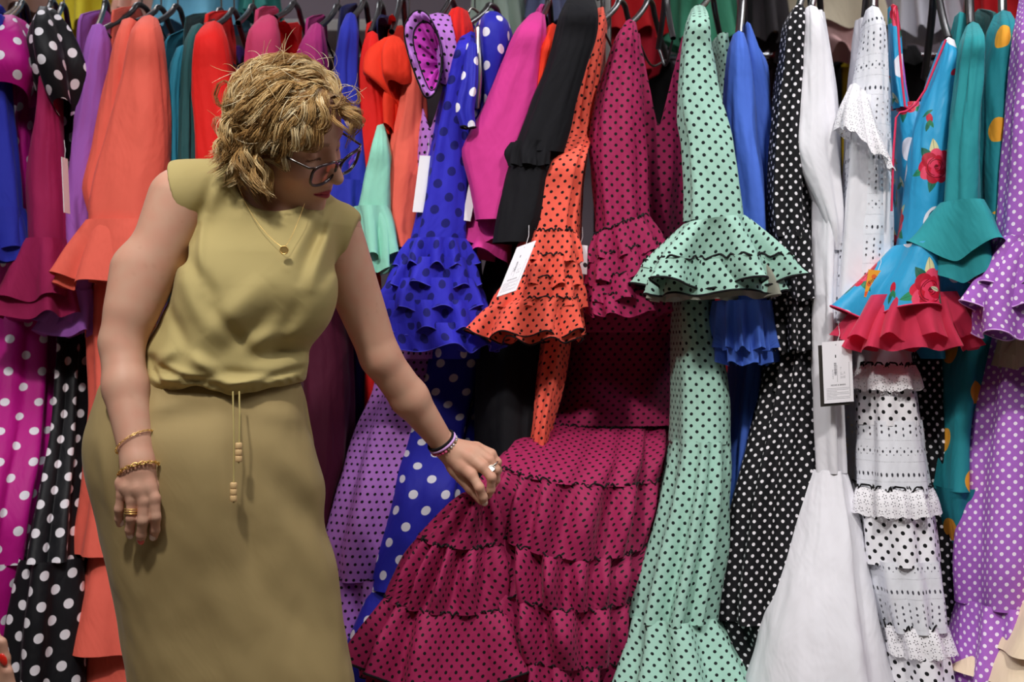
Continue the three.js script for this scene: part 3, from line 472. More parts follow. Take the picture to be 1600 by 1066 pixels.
dress('coral dress with small black dots and four black-edged ruffles on its sleeve', FRONT, M.coralDots, 0.075, ({ sleeve, ruffle, skirt }) => {
  sleeve([[36, 916, 938, -0.02, 0.025], [58, 902, 942, -0.02], [90, 893, 940, -0.02], [150, 890, 932, -0.02], [210, 884, 922, -0.01], [250, 862, 912], [300, 842, 904], [340, 830, 899], [368, 826, 898]], { dz: 0.04, fold: { n: 6, a0: 0.002, a1: 0.007 } });
  const t = (y, a, b, y2, c, d) => ruffle([[y, a, b], [(y + y2) / 2, (a + c) / 2 - 4, (b + d) / 2 + 3], [y2, c, d]], { fold: { n: 8, a0: 0.005, a1: 0.012, warp: 1 }, frill: 0.003, wave: 0.5, dz: 0.055, head: M.blackTrim, gather: 0.55, squig: 0.0025 });
  t(362, 822, 898, 412, 808, 906); t(400, 815, 902, 448, 792, 910); t(434, 800, 906, 482, 770, 912);
  ruffle([[466, 796, 908], [482, 764, 912], [522, 736, 916]], { fold: { n: 8, a0: 0.005, a1: 0.017 }, frill: 0.004, wave: 0.6, dz: 0.065, head: M.blackTrim, trim: M.blackTrim, gather: 0.5 });
  ruffle([[476, 800, 904], [500, 778, 906], [532, 760, 912]], { fold: { n: 8, a0: 0.004, a1: 0.015 }, wave: 0.6, dz: 0.055, trim: M.blackTrim, mat: M.coralDots });
  skirt([[20, 930, 944, -0.14, 0.05], [50, 915, 948, -0.12, 0.12], [240, 882, 918, -0.08, 0.1], [380, 878, 905, -0.06, 0.08], [480, 856, 896, -0.04, 0.06], [540, 846, 890, -0.03, 0.06], [620, 835, 874, -0.02, 0.06], [668, 830, 862, -0.02, 0.06], [900, 800, 850, -0.1, 0.1], [1200, 780, 850, -0.1, 0.14]], { fold: { n: 5, a0: 0.003, a1: 0.006 }, cap: true });
});
hanger([986, 36], [1016, 2], 'black hanger of the burgundy dotted dress');
hanger([1052, 60], [1040, -4], 'second black hanger behind the burgundy dotted dress', { z: -0.14 });
dress('burgundy dress with black dots, its tiered skirt lifted by the hand', FRONT, M.burgundyDots, 0.02, ({ sleeve, ruffle, skirt, body }) => {
  sleeve([[36, 976, 992, 0.01, 0.02], [58, 962, 996, 0.01], [95, 949, 1000, 0.01], [150, 932, 1004, 0.015], [220, 922, 1008, 0.02], [290, 926, 1008, 0.02], [340, 932, 1010, 0.02], [362, 932, 1010, 0.02]], { dz: 0.042, fold: { n: 6, a0: 0.002, a1: 0.007 } });
  const t = (a, ya, b, yb, c, yc, d, yd) => ruffle([[a, ya, b, yb], [(a + c) / 2 - 4, (ya + yc) / 2, (b + d) / 2 + 4, (yb + yd) / 2], [c, yc, d, yd]], { z: 0.025, fold: { n: 9, a0: 0.005, a1: 0.013, warp: 1 }, frill: 0.003, wave: 0.5, dz: 0.058, head: M.blackTrim, gather: 0.55, squig: 0.0025 });
  t(930, 366, 1010, 336, 924, 412, 1034, 392); t(926, 402, 1026, 380, 918, 446, 1040, 430); t(924, 436, 1032, 418, 918, 476, 1046, 462); t(922, 464, 1036, 450, 920, 494, 1046, 490);
  body([[50, 974, 1074, -0.1, 0.05], [120, 966, 1076, -0.1, 0.07], [200, 962, 1078, -0.1, 0.08], [300, 958, 1076, -0.11, 0.09], [420, 930, 1068, -0.17, 0.1], [520, 880, 1062, -0.2, 0.1]], { neck: (x) => x < 1000 ? 52 : x < 1029 ? lerp(60, 206, (x - 1000) / 29) : x < 1066 ? lerp(206, 56, (x - 1029) / 37) : 56, fold: { n: 6, a0: 0.003, a1: 0.008 }, n: 96, step: 6 });
  skirt([[510, 882, 1060, -0.25, 0.09], [580, 863, 1058, -0.25, 0.09], [662, 838, 1058, -0.18, 0.1]], { name: 'yoke', fold: { n: 6, a0: 0.003, a1: 0.007 } });
  const tier = (rows, o = {}) => skirt(rows, { name: 'skirt_tier', head: M.blackTrim, squig: 0.0038, headR: 0.0019, gather: 0.5, step: 7, n: 240, wr: 0.004, ...o, fold: { n: 18, a0: 0.009, a1: 0.01, am: 0.025, warp: 1.3, sharp: 0.8, drift: 0.9, ...(o.fold ?? {}) } });
  tier([[834, 655, 1058, 663, -0.17, 0.1, 6, 0.03], [806, 690, 1056, 705, -0.08, 0.13, 16, 0.06], [776, 720, 1048, 750, -0.03, 0.14, 14, 0.09]], { fold: { a0: 0.006, a1: 0.008, am: 0.013 } });
  tier([[776, 718, 1048, 748, -0.03, 0.14, 14, 0.09], [760, 765, 1032, 800, -0.01, 0.152, 24, 0.08], [752, 808, 1018, 848, 0, 0.155, 28, 0.06]]);
  tier([[754, 806, 1018, 846, 0, 0.155, 28, 0.06], [752, 850, 1010, 885, 0.01, 0.162, 26, 0.05], [752, 892, 1004, 926, 0.015, 0.16, 22, 0.05]], { seed: 71 });
  tier([[754, 890, 1004, 924, 0.015, 0.16, 22, 0.05], [754, 935, 998, 970, 0.02, 0.17, 18, 0.04], [756, 980, 994, 1018, 0.02, 0.165, 16, 0.04]], { seed: 72 });
  tier([[758, 978, 994, 1016, 0.02, 0.165, 16, 0.04], [758, 1030, 988, 1070, 0.02, 0.175, 16, 0.04], [752, 1110, 984, 1150, 0.02, 0.18, 16, 0.04]], { trim: M.blackTrim, fold: { a1: 0.02 } });
  const lift = (rows, o = {}) => tier(rows, { name: 'lifted_flounce', ...o, fold: { n: 13, ...(o.fold ?? {}) } });
  lift([[726, 770, 776, 766, 0.175, 0.028, 0, 0.03], [702, 794, 790, 802, 0.165, 0.05, 4, 0.03], [658, 836, 804, 842, 0.15, 0.072, 10, 0.03]], { head: null, cap: true, fold: { n: 9, a0: 0.008, a1: 0.01, am: 0.018 } });
  lift([[659, 834, 803, 840, 0.15, 0.072, 10, 0.03], [630, 882, 809, 892, 0.15, 0.092, 12, 0.03], [606, 926, 815, 942, 0.15, 0.098, 12, 0.03]]);
  lift([[607, 924, 814, 940, 0.15, 0.097, 12, 0.03], [578, 972, 828, 990, 0.155, 0.112, 16, 0.03], [551, 1020, 842, 1036, 0.16, 0.12, 26, 0.03]], { trim: M.blackTrim, trimR: 0.0025, wave: 0.4, fold: { a1: 0.03, n: 10, am: 0.026 } });
  lift([[600, 960, 818, 975, 0.13, 0.08, 14, 0.03], [580, 1010, 822, 1025, 0.13, 0.095, 24, 0.03], [572, 1052, 826, 1066, 0.13, 0.1, 26, 0.03]], { head: null, trim: M.blackTrim, name: 'under_flounce' });
});
hanger([1092, 14], [1112, -6], 'black hanger of the mint dotted dress');
dress('mint green dress with black dots and a wide bell cuff', FRONT, M.mintDots, 0.09, ({ sleeve, ruffle, skirt, body }) => {
  sleeve([[13, 1082, 1100, 0, 0.02], [34, 1073, 1106], [80, 1065, 1112], [150, 1060, 1124], [185, 1060, 1134], [230, 1068, 1145], [300, 1071, 1155], [346, 1070, 1160]], { dz: 0.05, fold: { n: 5, a0: 0.002, a1: 0.007 } });
  ruffle([[1069, 350, 1161, 338], [1046, 378, 1184, 366], [1026, 402, 1202, 392], [1016, 420, 1212, 410]], { fold: { n: 6, a0: 0.002, a1: 0.036, warp: 0.4, p: 0.75, sharp: 0.7 }, dz: 0.075, wave: 0.3, gather: 0.2, name: 'bell_cuff', seed: 12 });
  ruffle([[1020, 408, 1210, 400], [1013, 426, 1216, 416], [1005, 447, 1224, 439]], { fold: { n: 6, a0: 0.033, a1: 0.042, warp: 0.4, sharp: 0.7 }, frill: 0.008, dz: 0.085, wave: 0.3, head: M.blackTrim, headR: 0.0022, trim: M.blackTrim, trimR: 0.0022, gather: 0.6, squig: 0.004, name: 'frill', seed: 12 });
  ruffle([[1030, 410, 1206, 404], [1016, 436, 1218, 428], [1008, 462, 1228, 456]], { fold: { n: 8, a0: 0.006, a1: 0.016, warp: 0.9 }, frill: 0.004, dz: 0.06, trim: M.blackTrim, trimR: 0.002, name: 'under_frill', wave: 0.3 });
  ruffle([[1034, 410, 1202, 404], [1022, 440, 1212, 432], [1018, 470, 1214, 464]], { fold: { n: 8, a0: 0.006, a1: 0.016, warp: 0.9 }, frill: 0.004, dz: 0.05, mat: M.greyNet, trimR: 0.001, name: 'net_underskirt', wave: 0.3 });
  body([[60, 1116, 1136, -0.24, 0.06], [250, 1112, 1148, -0.2, 0.14], [400, 1066, 1124, -0.12, 0.12], [470, 1056, 1116, -0.08, 0.08]], { cap: true });
  skirt([[440, 1056, 1114, -0.06, 0.06], [500, 1053, 1112, -0.05, 0.07], [560, 1053, 1128, -0.05, 0.08], [620, 1053, 1136, -0.05, 0.09], [690, 1051, 1138, -0.04, 0.1]], { fold: { n: 4, a0: 0.003, a1: 0.006 } });
  skirt([[686, 1051, 1138, -0.04, 0.1], [760, 1036, 1138, -0.03, 0.11], [850, 1013, 1130, -0.02, 0.12], [920, 993, 1118, -0.01, 0.13], [958, 985, 1112, 0, 0.13]], { fold: { n: 10, a0: 0.005, a1: 0.019, sharp: 0.75, warp: 0.9 }, name: 'skirt' });
  skirt([[952, 984, 1113, 0.0, 0.13], [1000, 970, 1140, 0.01, 0.15], [1066, 946, 1170, 0.03, 0.18], [1200, 900, 1215, 0.05, 0.22]], { fold: { n: 10, a0: 0.012, a1: 0.036, sharp: 0.75 }, name: 'skirt_flounce' });
});
hanger([1155, 54], [1160, -8], 'black hanger of the cornflower blue dress', { r: 0.008 });
dress('cornflower blue dress with frayed cuff ruffles behind the mint bell cuff', FRONT, M.denim, 0.0, ({ sleeve, ruffle, skirt }) => {
  sleeve([[54, 1146, 1162, 0, 0.02], [80, 1138, 1168], [140, 1132, 1178], [220, 1134, 1184], [320, 1140, 1196], [480, 1130, 1200]], { dz: 0.045, fold: { n: 3, a1: 0.007 } });
  sleeve([[40, 1164, 1170, -0.07, 0.02], [90, 1160, 1188, -0.07], [150, 1162, 1202, -0.08], [260, 1176, 1206, -0.08], [400, 1176, 1204, -0.08]], { z: -0.08, dz: 0.04, name: 'shoulder' });
  ruffle([[470, 1116, 1206], [500, 1113, 1210], [545, 1114, 1213]], { fold: { n: 12, a0: 0.005, a1: 0.012 }, frill: 0.008, dz: 0.055, wave: 0.5 });
  ruffle([[488, 1118, 1204], [520, 1114, 1206], [568, 1116, 1206]], { fold: { n: 9, a0: 0.005, a1: 0.014 }, frill: 0.004, dz: 0.05, wave: 0.4, z: -0.01 });
  skirt([[60, 1160, 1172, -0.2, 0.04], [130, 1158, 1190, -0.2, 0.14], [420, 1150, 1190, -0.18, 0.12], [560, 1142, 1190, -0.2, 0.1], [700, 1134, 1172, -0.18, 0.1], [800, 1128, 1160, -0.12, 0.12], [1200, 1100, 1170, -0.14, 0.15]], { fold: { n: 5, a1: 0.008 }, cap: true });
});
hanger([1248, 12], [1262, -40], 'black hanger of the black small-dotted dress', { r: 0.007 });
dress('black dress with small white dots hanging beside the white dress', FRONT, M.blackSmallDots, 0.03, ({ sleeve, ruffle, skirt }) => {
  sleeve([[12, 1240, 1256, 0, 0.02], [36, 1226, 1258, 0], [100, 1218, 1258, 0], [200, 1206, 1257, 0], [320, 1200, 1259, 0], [372, 1206, 1262, 0]], { dz: 0.045, fold: { n: 5, a0: 0.003, a1: 0.009 } });
  ruffle([[362, 1212, 1263, 0], [400, 1206, 1265, 0], [470, 1204, 1268, 0]], { fold: { n: 8, a0: 0.006, a1: 0.013 }, dz: 0.05 });
  ruffle([[430, 1212, 1264, -0.01], [480, 1206, 1266, -0.01], [548, 1206, 1270, -0.01]], { fold: { n: 8, a0: 0.006, a1: 0.014 }, dz: 0.045 });
  skirt([[20, 1244, 1256, -0.2, 0.04], [120, 1222, 1256, -0.18, 0.15], [400, 1212, 1264, -0.14, 0.12], [520, 1206, 1270, -0.1, 0.1], [620, 1188, 1274, -0.08, 0.1], [720, 1160, 1278, -0.06, 0.11], [820, 1136, 1285, -0.05, 0.12], [900, 1120, 1290, -0.04, 0.12], [960, 1114, 1290, -0.04, 0.13]], { fold: { n: 9, a0: 0.004, a1: 0.014 }, cap: true });
  skirt([[940, 1116, 1288, -0.05, 0.12], [1000, 1132, 1290, -0.05, 0.12], [1066, 1150, 1300, -0.04, 0.13], [1200, 1150, 1330, -0.04, 0.15]], { fold: { n: 10, a0: 0.008, a1: 0.018 }, name: 'skirt_flounce' });
});
hanger([1268, 12], [1278, -40], 'black hanger of the white dress', { r: 0.007 });
dress('plain white dress with a narrow waist and a wide smooth skirt', FRONT, M.white, 0.06, ({ sleeve, skirt, body }) => {
  sleeve([[14, 1258, 1276, 0.01, 0.02], [34, 1253, 1284, 0.01], [100, 1248, 1298, 0.01], [190, 1242, 1306, 0.01], [236, 1239, 1310, 0.01], [262, 1248, 1312, 0.01], [310, 1270, 1313, 0.01], [355, 1288, 1313, 0.01], [392, 1298, 1311, 0.01, 0.025]], { dz: 0.04, fold: { n: 4, a0: 0.001, a1: 0.004 } });
  body([[30, 1256, 1280, -0.1, 0.08], [200, 1254, 1302, -0.09, 0.12], [300, 1260, 1300, -0.06, 0.1], [420, 1262, 1302, -0.03, 0.08], [520, 1264, 1304, -0.01, 0.07], [640, 1266, 1312, 0, 0.06], [737, 1272, 1316, 0.01, 0.05]], { fold: { n: 6, a0: 0.002, a1: 0.008 } });
  skirt([[732, 1271, 1316, 0.01, 0.05], [752, 1263, 1322, 0.01, 0.06], [800, 1248, 1333, 0.015, 0.08], [880, 1222, 1347, 0.025, 0.11], [970, 1193, 1366, 0.04, 0.14], [1066, 1165, 1386, 0.05, 0.17], [1200, 1128, 1410, 0.06, 0.2]], { fold: { n: 5, a0: 0.006, a1: 0.012, p: 0.7 }, wr: 0.004 });
});
hanger([1364, 14], [1366, -36], 'black hanger of the white broderie dress', { r: 0.008 });
hanger([1350, 34], [1356, -40], 'second black hanger behind the broderie sleeve', { z: -0.12, r: 0.007 });
dress('white broderie dress with lace frills and black-dotted skirt tiers', FRONT, M.eyelet, 0.05, ({ sleeve, ruffle, skirt, body, g }) => {
  sleeve([[15, 1354, 1372, 0.01, 0.02], [40, 1348, 1380, 0.01], [90, 1340, 1386, 0.01], [160, 1330, 1390, 0.01], [260, 1322, 1394, 0.01], [360, 1314, 1398, 0.01], [440, 1306, 1398, 0.01], [505, 1300, 1396, 0.01]], { dz: 0.045, fold: { n: 4, a0: 0.001, a1: 0.006 } });
  sleeve([[150, 1336, 1384], [260, 1326, 1390], [440, 1312, 1394], [498, 1306, 1392]], { dz: 0.014, z: 0.04, mat: M.white, name: 'sleeve_lining', fold: { n: 4, a0: 0.001, a1: 0.003 }, wr: 0.001 });
  ruffle([[1332, 130, 1352, 150, 0.055, 0.02], [1318, 165, 1372, 220, 0.07, 0.035], [1311, 196, 1392, 266, 0.075, 0.045]], { name: 'lace_frill', mat: M.laceFrill, fold: { n: 5, a0: 0.004, a1: 0.012 }, scallop: 0.006, wave: 0.3 });
  body([[32, 1338, 1354, -0.12, 0.03], [80, 1333, 1370, -0.13, 0.06], [160, 1326, 1384, -0.13, 0.07], [320, 1318, 1392, -0.13, 0.07], [450, 1320, 1400, -0.11, 0.07], [540, 1336, 1418, -0.06, 0.07], [590, 1342, 1424, -0.02, 0.07]], { mat: M.white });
  ruffle([[570, 1346, 1424, -0.01, 0.07], [586, 1338, 1430, 0, 0.08], [606, 1333, 1434, 0, 0.085]], { name: 'lace_frill', mat: M.laceFrill, fold: { n: 9, a0: 0.006, a1: 0.011 }, scallop: 0.004, head: M.blackTrim, squig: 0.005, headR: 0.0018, per: 10 });
  skirt([[585, 1345, 1425, -0.01, 0.07], [640, 1343, 1431, 0, 0.075], [662, 1342, 1433, 0, 0.078]], { name: 'dotted_tier', mat: M.whiteBlackDots, fold: { n: 7, a0: 0.004, a1: 0.007 } });
  skirt([[655, 1342, 1433, 0, 0.079], [710, 1341, 1440, 0.005, 0.083], [766, 1340, 1447, 0.01, 0.086]], { name: 'broderie_tier', fold: { n: 7, a0: 0.006, a1: 0.008 } });
  skirt([[650, 1345, 1430, -0.003, 0.061], [766, 1343, 1444, 0.007, 0.068]], { name: 'tier_lining', mat: M.white, fold: { n: 7, a0: 0.003, a1: 0.004 }, wr: 0 });
  ruffle([[758, 1338, 1448, 0.012, 0.086], [776, 1334, 1454, 0.015, 0.094], [798, 1332, 1458, 0.015, 0.1]], { name: 'lace_frill', mat: M.laceFrill, fold: { n: 10, a0: 0.006, a1: 0.011 }, scallop: 0.004, head: M.blackTrim, squig: 0.005, headR: 0.0018, per: 10 });
  skirt([[778, 1338, 1450, 0.012, 0.085], [830, 1341, 1458, 0.015, 0.09], [875, 1344, 1462, 0.02, 0.094]], { name: 'dotted_tier', mat: M.whiteBlackDots, fold: { n: 8, a0: 0.005, a1: 0.009 } });
  skirt([[868, 1344, 1462, 0.02, 0.095], [920, 1352, 1466, 0.022, 0.1], [975, 1366, 1468, 0.025, 0.102]], { name: 'broderie_tier', fold: { n: 8, a0: 0.007, a1: 0.011 } });
  skirt([[866, 1348, 1459, 0.017, 0.077], [975, 1369, 1465, 0.022, 0.083]], { name: 'tier_lining', mat: M.white, fold: { n: 8, a0: 0.003, a1: 0.004 }, wr: 0 });
  ruffle([[966, 1364, 1470, 0.025, 0.1], [985, 1368, 1474, 0.027, 0.106], [1010, 1372, 1479, 0.03, 0.11]], { name: 'lace_frill', mat: M.laceFrill, fold: { n: 10, a0: 0.006, a1: 0.011 }, scallop: 0.004, head: M.blackTrim, squig: 0.005, headR: 0.0018, per: 10 });
  skirt([[990, 1370, 1472, 0.025, 0.1], [1066, 1378, 1484, 0.03, 0.11], [1200, 1385, 1500, 0.03, 0.13]], { name: 'dotted_tier', mat: M.whiteBlackDots, fold: { n: 8, a0: 0.008, a1: 0.014 } });
});
hanger([1482, 62], [1462, -20], 'black hanger of the turquoise floral dress', { z: 0, r: 0.008 });
dress('turquoise satin dress with red roses and a red organza under-frill', FRONT, M.floral, 0.07, ({ sleeve, ruffle, skirt, body, g }) => {
  sleeve([[64, 1474, 1490, 0.0, 0.015], [90, 1464, 1493, 0.0], [140, 1446, 1494, 0.0], [190, 1430, 1492, 0.005], [250, 1420, 1489, 0.01], [320, 1411, 1482, 0.01], [392, 1400, 1466, 0.01]], { dz: 0.042, uv0: [0.309, 0.498], fold: { n: 3, a0: 0.001, a1: 0.004 } });
  body([[12, 1389, 1400, -0.02, 0.02], [60, 1390, 1404, -0.02, 0.02], [120, 1394, 1408, -0.02, 0.02], [170, 1398, 1416, -0.02, 0.025]], { name: 'strap', n: 28, cap: true });
  body([[30, 1396, 1404, -0.09, 0.01], [100, 1402, 1410, -0.09, 0.01], [178, 1408, 1420, -0.06, 0.015]], { name: 'strap_lining', n: 28, mat: M.lilac, cap: true });
  body([[165, 1394, 1440, -0.05, 0.05], [220, 1398, 1446, -0.05, 0.06], [320, 1400, 1460, -0.06, 0.08], [450, 1404, 1470, -0.08, 0.09], [560, 1424, 1466, -0.12, 0.1]]);
  for (const s of [0, 1]) mesh('piping', polyTube((s ? [[1402, 18], [1405, 70], [1410, 130], [1414, 166], [1424, 172]] : [[1478, 62], [1464, 96], [1446, 140], [1430, 164], [1416, 174], [1406, 176], [1400, 184], [1396, 240], [1393, 330]]).map(([x, y]) => at(x, y, zS(x) + 0.07 + 0.012)), 0.0022, 6), M.redTrim, g);
  ruffle([[1400, 384, 1468, 376], [1372, 420, 1482, 410], [1340, 458, 1495, 440], [1318, 488, 1506, 478]], { name: 'bell_cuff', uv0: [0.154, 0.299], fold: { n: 4, a0: 0.004, a1: 0.03, warp: 0.4, p: 0.8, sharp: 0.8 }, dz: 0.07, wave: 0.5, trim: M.redTrim, trimR: 0.0018 });
  ruffle([[1352, 462, 1490, 456], [1328, 500, 1508, 494], [1312, 528, 1528, 524]], { name: 'organza_frill', mat: M.tulle, fold: { n: 9, a0: 0.006, a1: 0.018 }, frill: 0.006, dz: 0.07, wave: 0.5 });
  ruffle([[1362, 470, 1488, 464], [1338, 510, 1505, 506], [1322, 546, 1526, 544]], { name: 'organza_frill', mat: M.tulle, fold: { n: 9, a0: 0.006, a1: 0.017 }, frill: 0.005, dz: 0.062, wave: 0.4 });
  ruffle([[1468, 440, 1502, 440, 0.0], [1468, 480, 1514, 480, 0.0], [1474, 512, 1530, 516, 0.0]], { name: 'organza_frill', mat: M.tulle, fold: { n: 5, a0: 0.004, a1: 0.012 }, dz: 0.05, wave: 0.4 });
});
dress('black dress with fine white speckles behind the lace frills', FRONT, M.blackSmallDots, -0.14, ({ skirt }) => {
  skirt([[360, 1420, 1450, -0.16, 0.08], [400, 1412, 1460, -0.16, 0.1], [540, 1416, 1462, -0.14, 0.1], [640, 1420, 1468, -0.12, 0.1], [760, 1428, 1478, -0.12, 0.12], [1000, 1440, 1500, -0.12, 0.14], [1200, 1440, 1510, -0.12, 0.16]], { fold: { n: 6, a1: 0.01 }, cap: true });
});
dress('grey white lace dress in the shade behind the white waist', FRONT, M.laceFrill, -0.2, ({ skirt }) => {
  skirt([[300, 1306, 1340, -0.24, 0.08], [420, 1300, 1346, -0.24, 0.1], [600, 1298, 1352, -0.23, 0.1], [800, 1300, 1360, -0.23, 0.11], [1200, 1290, 1380, -0.23, 0.13]], { fold: { n: 7, a0: 0.004, a1: 0.01 }, cap: true });
});
hanger([1517, 40], [1514, -40], 'black hanger of the plain jade dress', { r: 0.008 });
dress('plain jade green dress with a wide rolled bell cuff', FRONT, M.jade, 0.1, ({ sleeve, ruffle, skirt }) => {
  sleeve([[40, 1511, 1529, 0, 0.018], [62, 1504, 1534], [110, 1497, 1534], [180, 1488, 1530], [260, 1480, 1530], [322, 1476, 1530]], { dz: 0.042, fold: { n: 4, a1: 0.006 } });
  sleeve([[24, 1494, 1506, -0.12, 0.02], [80, 1484, 1510, -0.12], [160, 1482, 1512, -0.12], [300, 1488, 1520, -0.12]], { z: -0.12, dz: 0.035, name: 'shoulder' });
  ruffle([[316, 1474, 1531], [340, 1462, 1544], [372, 1450, 1556], [398, 1440, 1567]], { name: 'bell_cuff', fold: { n: 3, a0: 0.002, a1: 0.028, warp: 0.4, p: 0.8 }, dz: 0.065, wave: 0.9 });
  ruffle([[330, 1478, 1530], [390, 1462, 1552], [436, 1462, 1560]], { name: 'under_cuff', fold: { n: 4, a0: 0.002, a1: 0.018, warp: 0.5 }, dz: 0.052, wave: 0.7 });
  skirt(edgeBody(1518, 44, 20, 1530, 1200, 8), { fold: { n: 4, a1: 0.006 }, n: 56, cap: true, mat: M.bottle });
});
hanger([1567, 22], [1566, -40], 'black hanger of the jade dress with orange dots', { r: 0.008 });
dress('jade green dress with big orange dots', FRONT, M.jadeOrange, 0.04, ({ sleeve, ruffle, skirt }) => {
  sleeve([[22, 1558, 1576, 0, 0.02], [46, 1550, 1582], [110, 1534, 1592], [200, 1530, 1592], [280, 1528, 1588], [340, 1528, 1584]], { dz: 0.045, fold: { n: 4, a0: 0.003, a1: 0.01 } });
  ruffle([[330, 1530, 1582], [380, 1522, 1596], [430, 1515, 1606]], { fold: { n: 5, a1: 0.014 }, dz: 0.055 });
  skirt([[40, 1564, 1576, -0.2, 0.05], [100, 1560, 1590, -0.2, 0.15], [400, 1500, 1560, -0.16, 0.12], [540, 1466, 1532, -0.1, 0.1], [640, 1457, 1520, -0.08, 0.1], [700, 1453, 1514, -0.07, 0.1], [760, 1450, 1512, -0.06, 0.11]], { fold: { n: 5, a0: 0.004, a1: 0.01 }, cap: true });
  skirt([[756, 1449, 1512, -0.06, 0.11], [850, 1456, 1520, -0.08, 0.1], [948, 1466, 1530, -0.1, 0.1]], { name: 'skirt_flounce', fold: { n: 6, a0: 0.003, a1: 0.005 } });
});
dress('lilac dress with white dots and a stack of white-edged flounces, rightmost', FRONT, M.lilacWhiteDots, 0.12, ({ sleeve, ruffle, skirt }) => {
  sleeve([[-20, 1598, 1640, 0, 0.03], [50, 1589, 1646], [150, 1579, 1650], [260, 1570, 1652], [340, 1563, 1652], [376, 1560, 1650]], { dz: 0.05, fold: { n: 4, a1: 0.006 } });
  const t = (rows, n = 6) => ruffle(rows, { fold: { n, a0: 0.002, a1: 0.02, sharp: 0.8 }, dz: 0.06, wave: 0.5, trim: M.lilacTrim, trimR: 0.0014 });
  t([[370, 1558, 1652], [400, 1545, 1662], [444, 1526, 1672]]); t([[375, 1560, 1650], [430, 1536, 1665], [478, 1512, 1676]]); t([[380, 1562, 1648], [460, 1530, 1660], [524, 1526, 1672]], 5);
  skirt([[20, 1610, 1630, -0.2, 0.05], [100, 1600, 1640, -0.2, 0.15], [400, 1560, 1640, -0.14, 0.12], [540, 1538, 1640, -0.08, 0.1], [640, 1522, 1640, -0.04, 0.11], [740, 1508, 1640, -0.02, 0.12], [860, 1498, 1640, 0, 0.13], [938, 1500, 1630, 0, 0.13]], { fold: { n: 7, a0: 0.004, a1: 0.013 }, cap: true });
  skirt([[932, 1500, 1630, 0, 0.13], [980, 1492, 1632, 0.01, 0.14], [1040, 1478, 1640, 0.02, 0.16], [1200, 1450, 1660, 0.03, 0.2]], { name: 'skirt_flounce', fold: { n: 9, a0: 0.008, a1: 0.022 } });
});
dress('cream dress with layered flounces at the lower right', FRONT, M.cream, 0.2, ({ skirt, ruffle }) => {
  ruffle([[500, 1578, 1660, 0.0], [530, 1568, 1670, 0.0], [574, 1562, 1680, 0.0]], { mat: M.netting, fold: { n: 8, a0: 0.004, a1: 0.014 }, frill: 0.004, dz: 0.055, name: 'net_frill' });
  ruffle([[505, 1590, 1660, 0.0], [530, 1582, 1670, 0.0], [556, 1572, 1680, 0.0]], { mat: M.netting, fold: { n: 8, a0: 0.004, a1: 0.014 }, frill: 0.004, dz: 0.06, name: 'net_frill' });
  skirt([[560, 1640, 1700, 0.0, 0.06], [760, 1630, 1720, 0.02, 0.09], [880, 1596, 1740, 0.05, 0.12], [940, 1566, 1750, 0.06, 0.14], [1004, 1530, 1760, 0.07, 0.16]], { fold: { n: 6, a0: 0.004, a1: 0.02 } });
  skirt([[985, 1550, 1750, 0.06, 0.14], [1020, 1524, 1755, 0.07, 0.15], [1052, 1504, 1760, 0.08, 0.16]], { fold: { n: 7, a0: 0.008, a1: 0.02 }, name: 'skirt_tier' });
  skirt([[1030, 1535, 1750, 0.06, 0.14], [1090, 1520, 1755, 0.07, 0.15], [1160, 1510, 1760, 0.08, 0.16]], { fold: { n: 7, a0: 0.008, a1: 0.02 }, name: 'skirt_tier' });
});
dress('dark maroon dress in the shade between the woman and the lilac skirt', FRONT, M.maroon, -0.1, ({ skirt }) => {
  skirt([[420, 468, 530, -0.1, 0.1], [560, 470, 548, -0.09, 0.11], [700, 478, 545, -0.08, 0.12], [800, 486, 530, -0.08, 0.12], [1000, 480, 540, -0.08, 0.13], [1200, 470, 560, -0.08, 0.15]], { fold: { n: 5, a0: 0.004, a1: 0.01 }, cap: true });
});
// ---------------------------------------------------------------- the woman: one continuous body surface from a distance field
const smin = (a, b, k) => { const h = Math.max(k - Math.abs(a - b), 0) / k; return Math.min(a, b) - h * h * k * 0.25; };
const smax = (a, b, k) => -smin(-a, -b, k);
function cone(p, a, b, ra, rb) {
  const bx = b.x - a.x, by = b.y - a.y, bz = b.z - a.z, px = p.x - a.x, py = p.y - a.y, pz = p.z - a.z, h = clamp((px * bx + py * by + pz * bz) / (bx * bx + by * by + bz * bz), 0, 1);
  return Math.hypot(px - bx * h, py - by * h, pz - bz * h) - (ra + (rb - ra) * h);
}
const ell = (x, y, z, a, b, c) => { const k = Math.sqrt((x / a) ** 2 + (y / b) ** 2 + (z / c) ** 2), k2 = Math.sqrt((x / a / a) ** 2 + (y / b / b) ** 2 + (z / c / c) ** 2); return k2 < 1e-9 ? -Math.min(a, b, c) : k * (k - 1) / k2; };
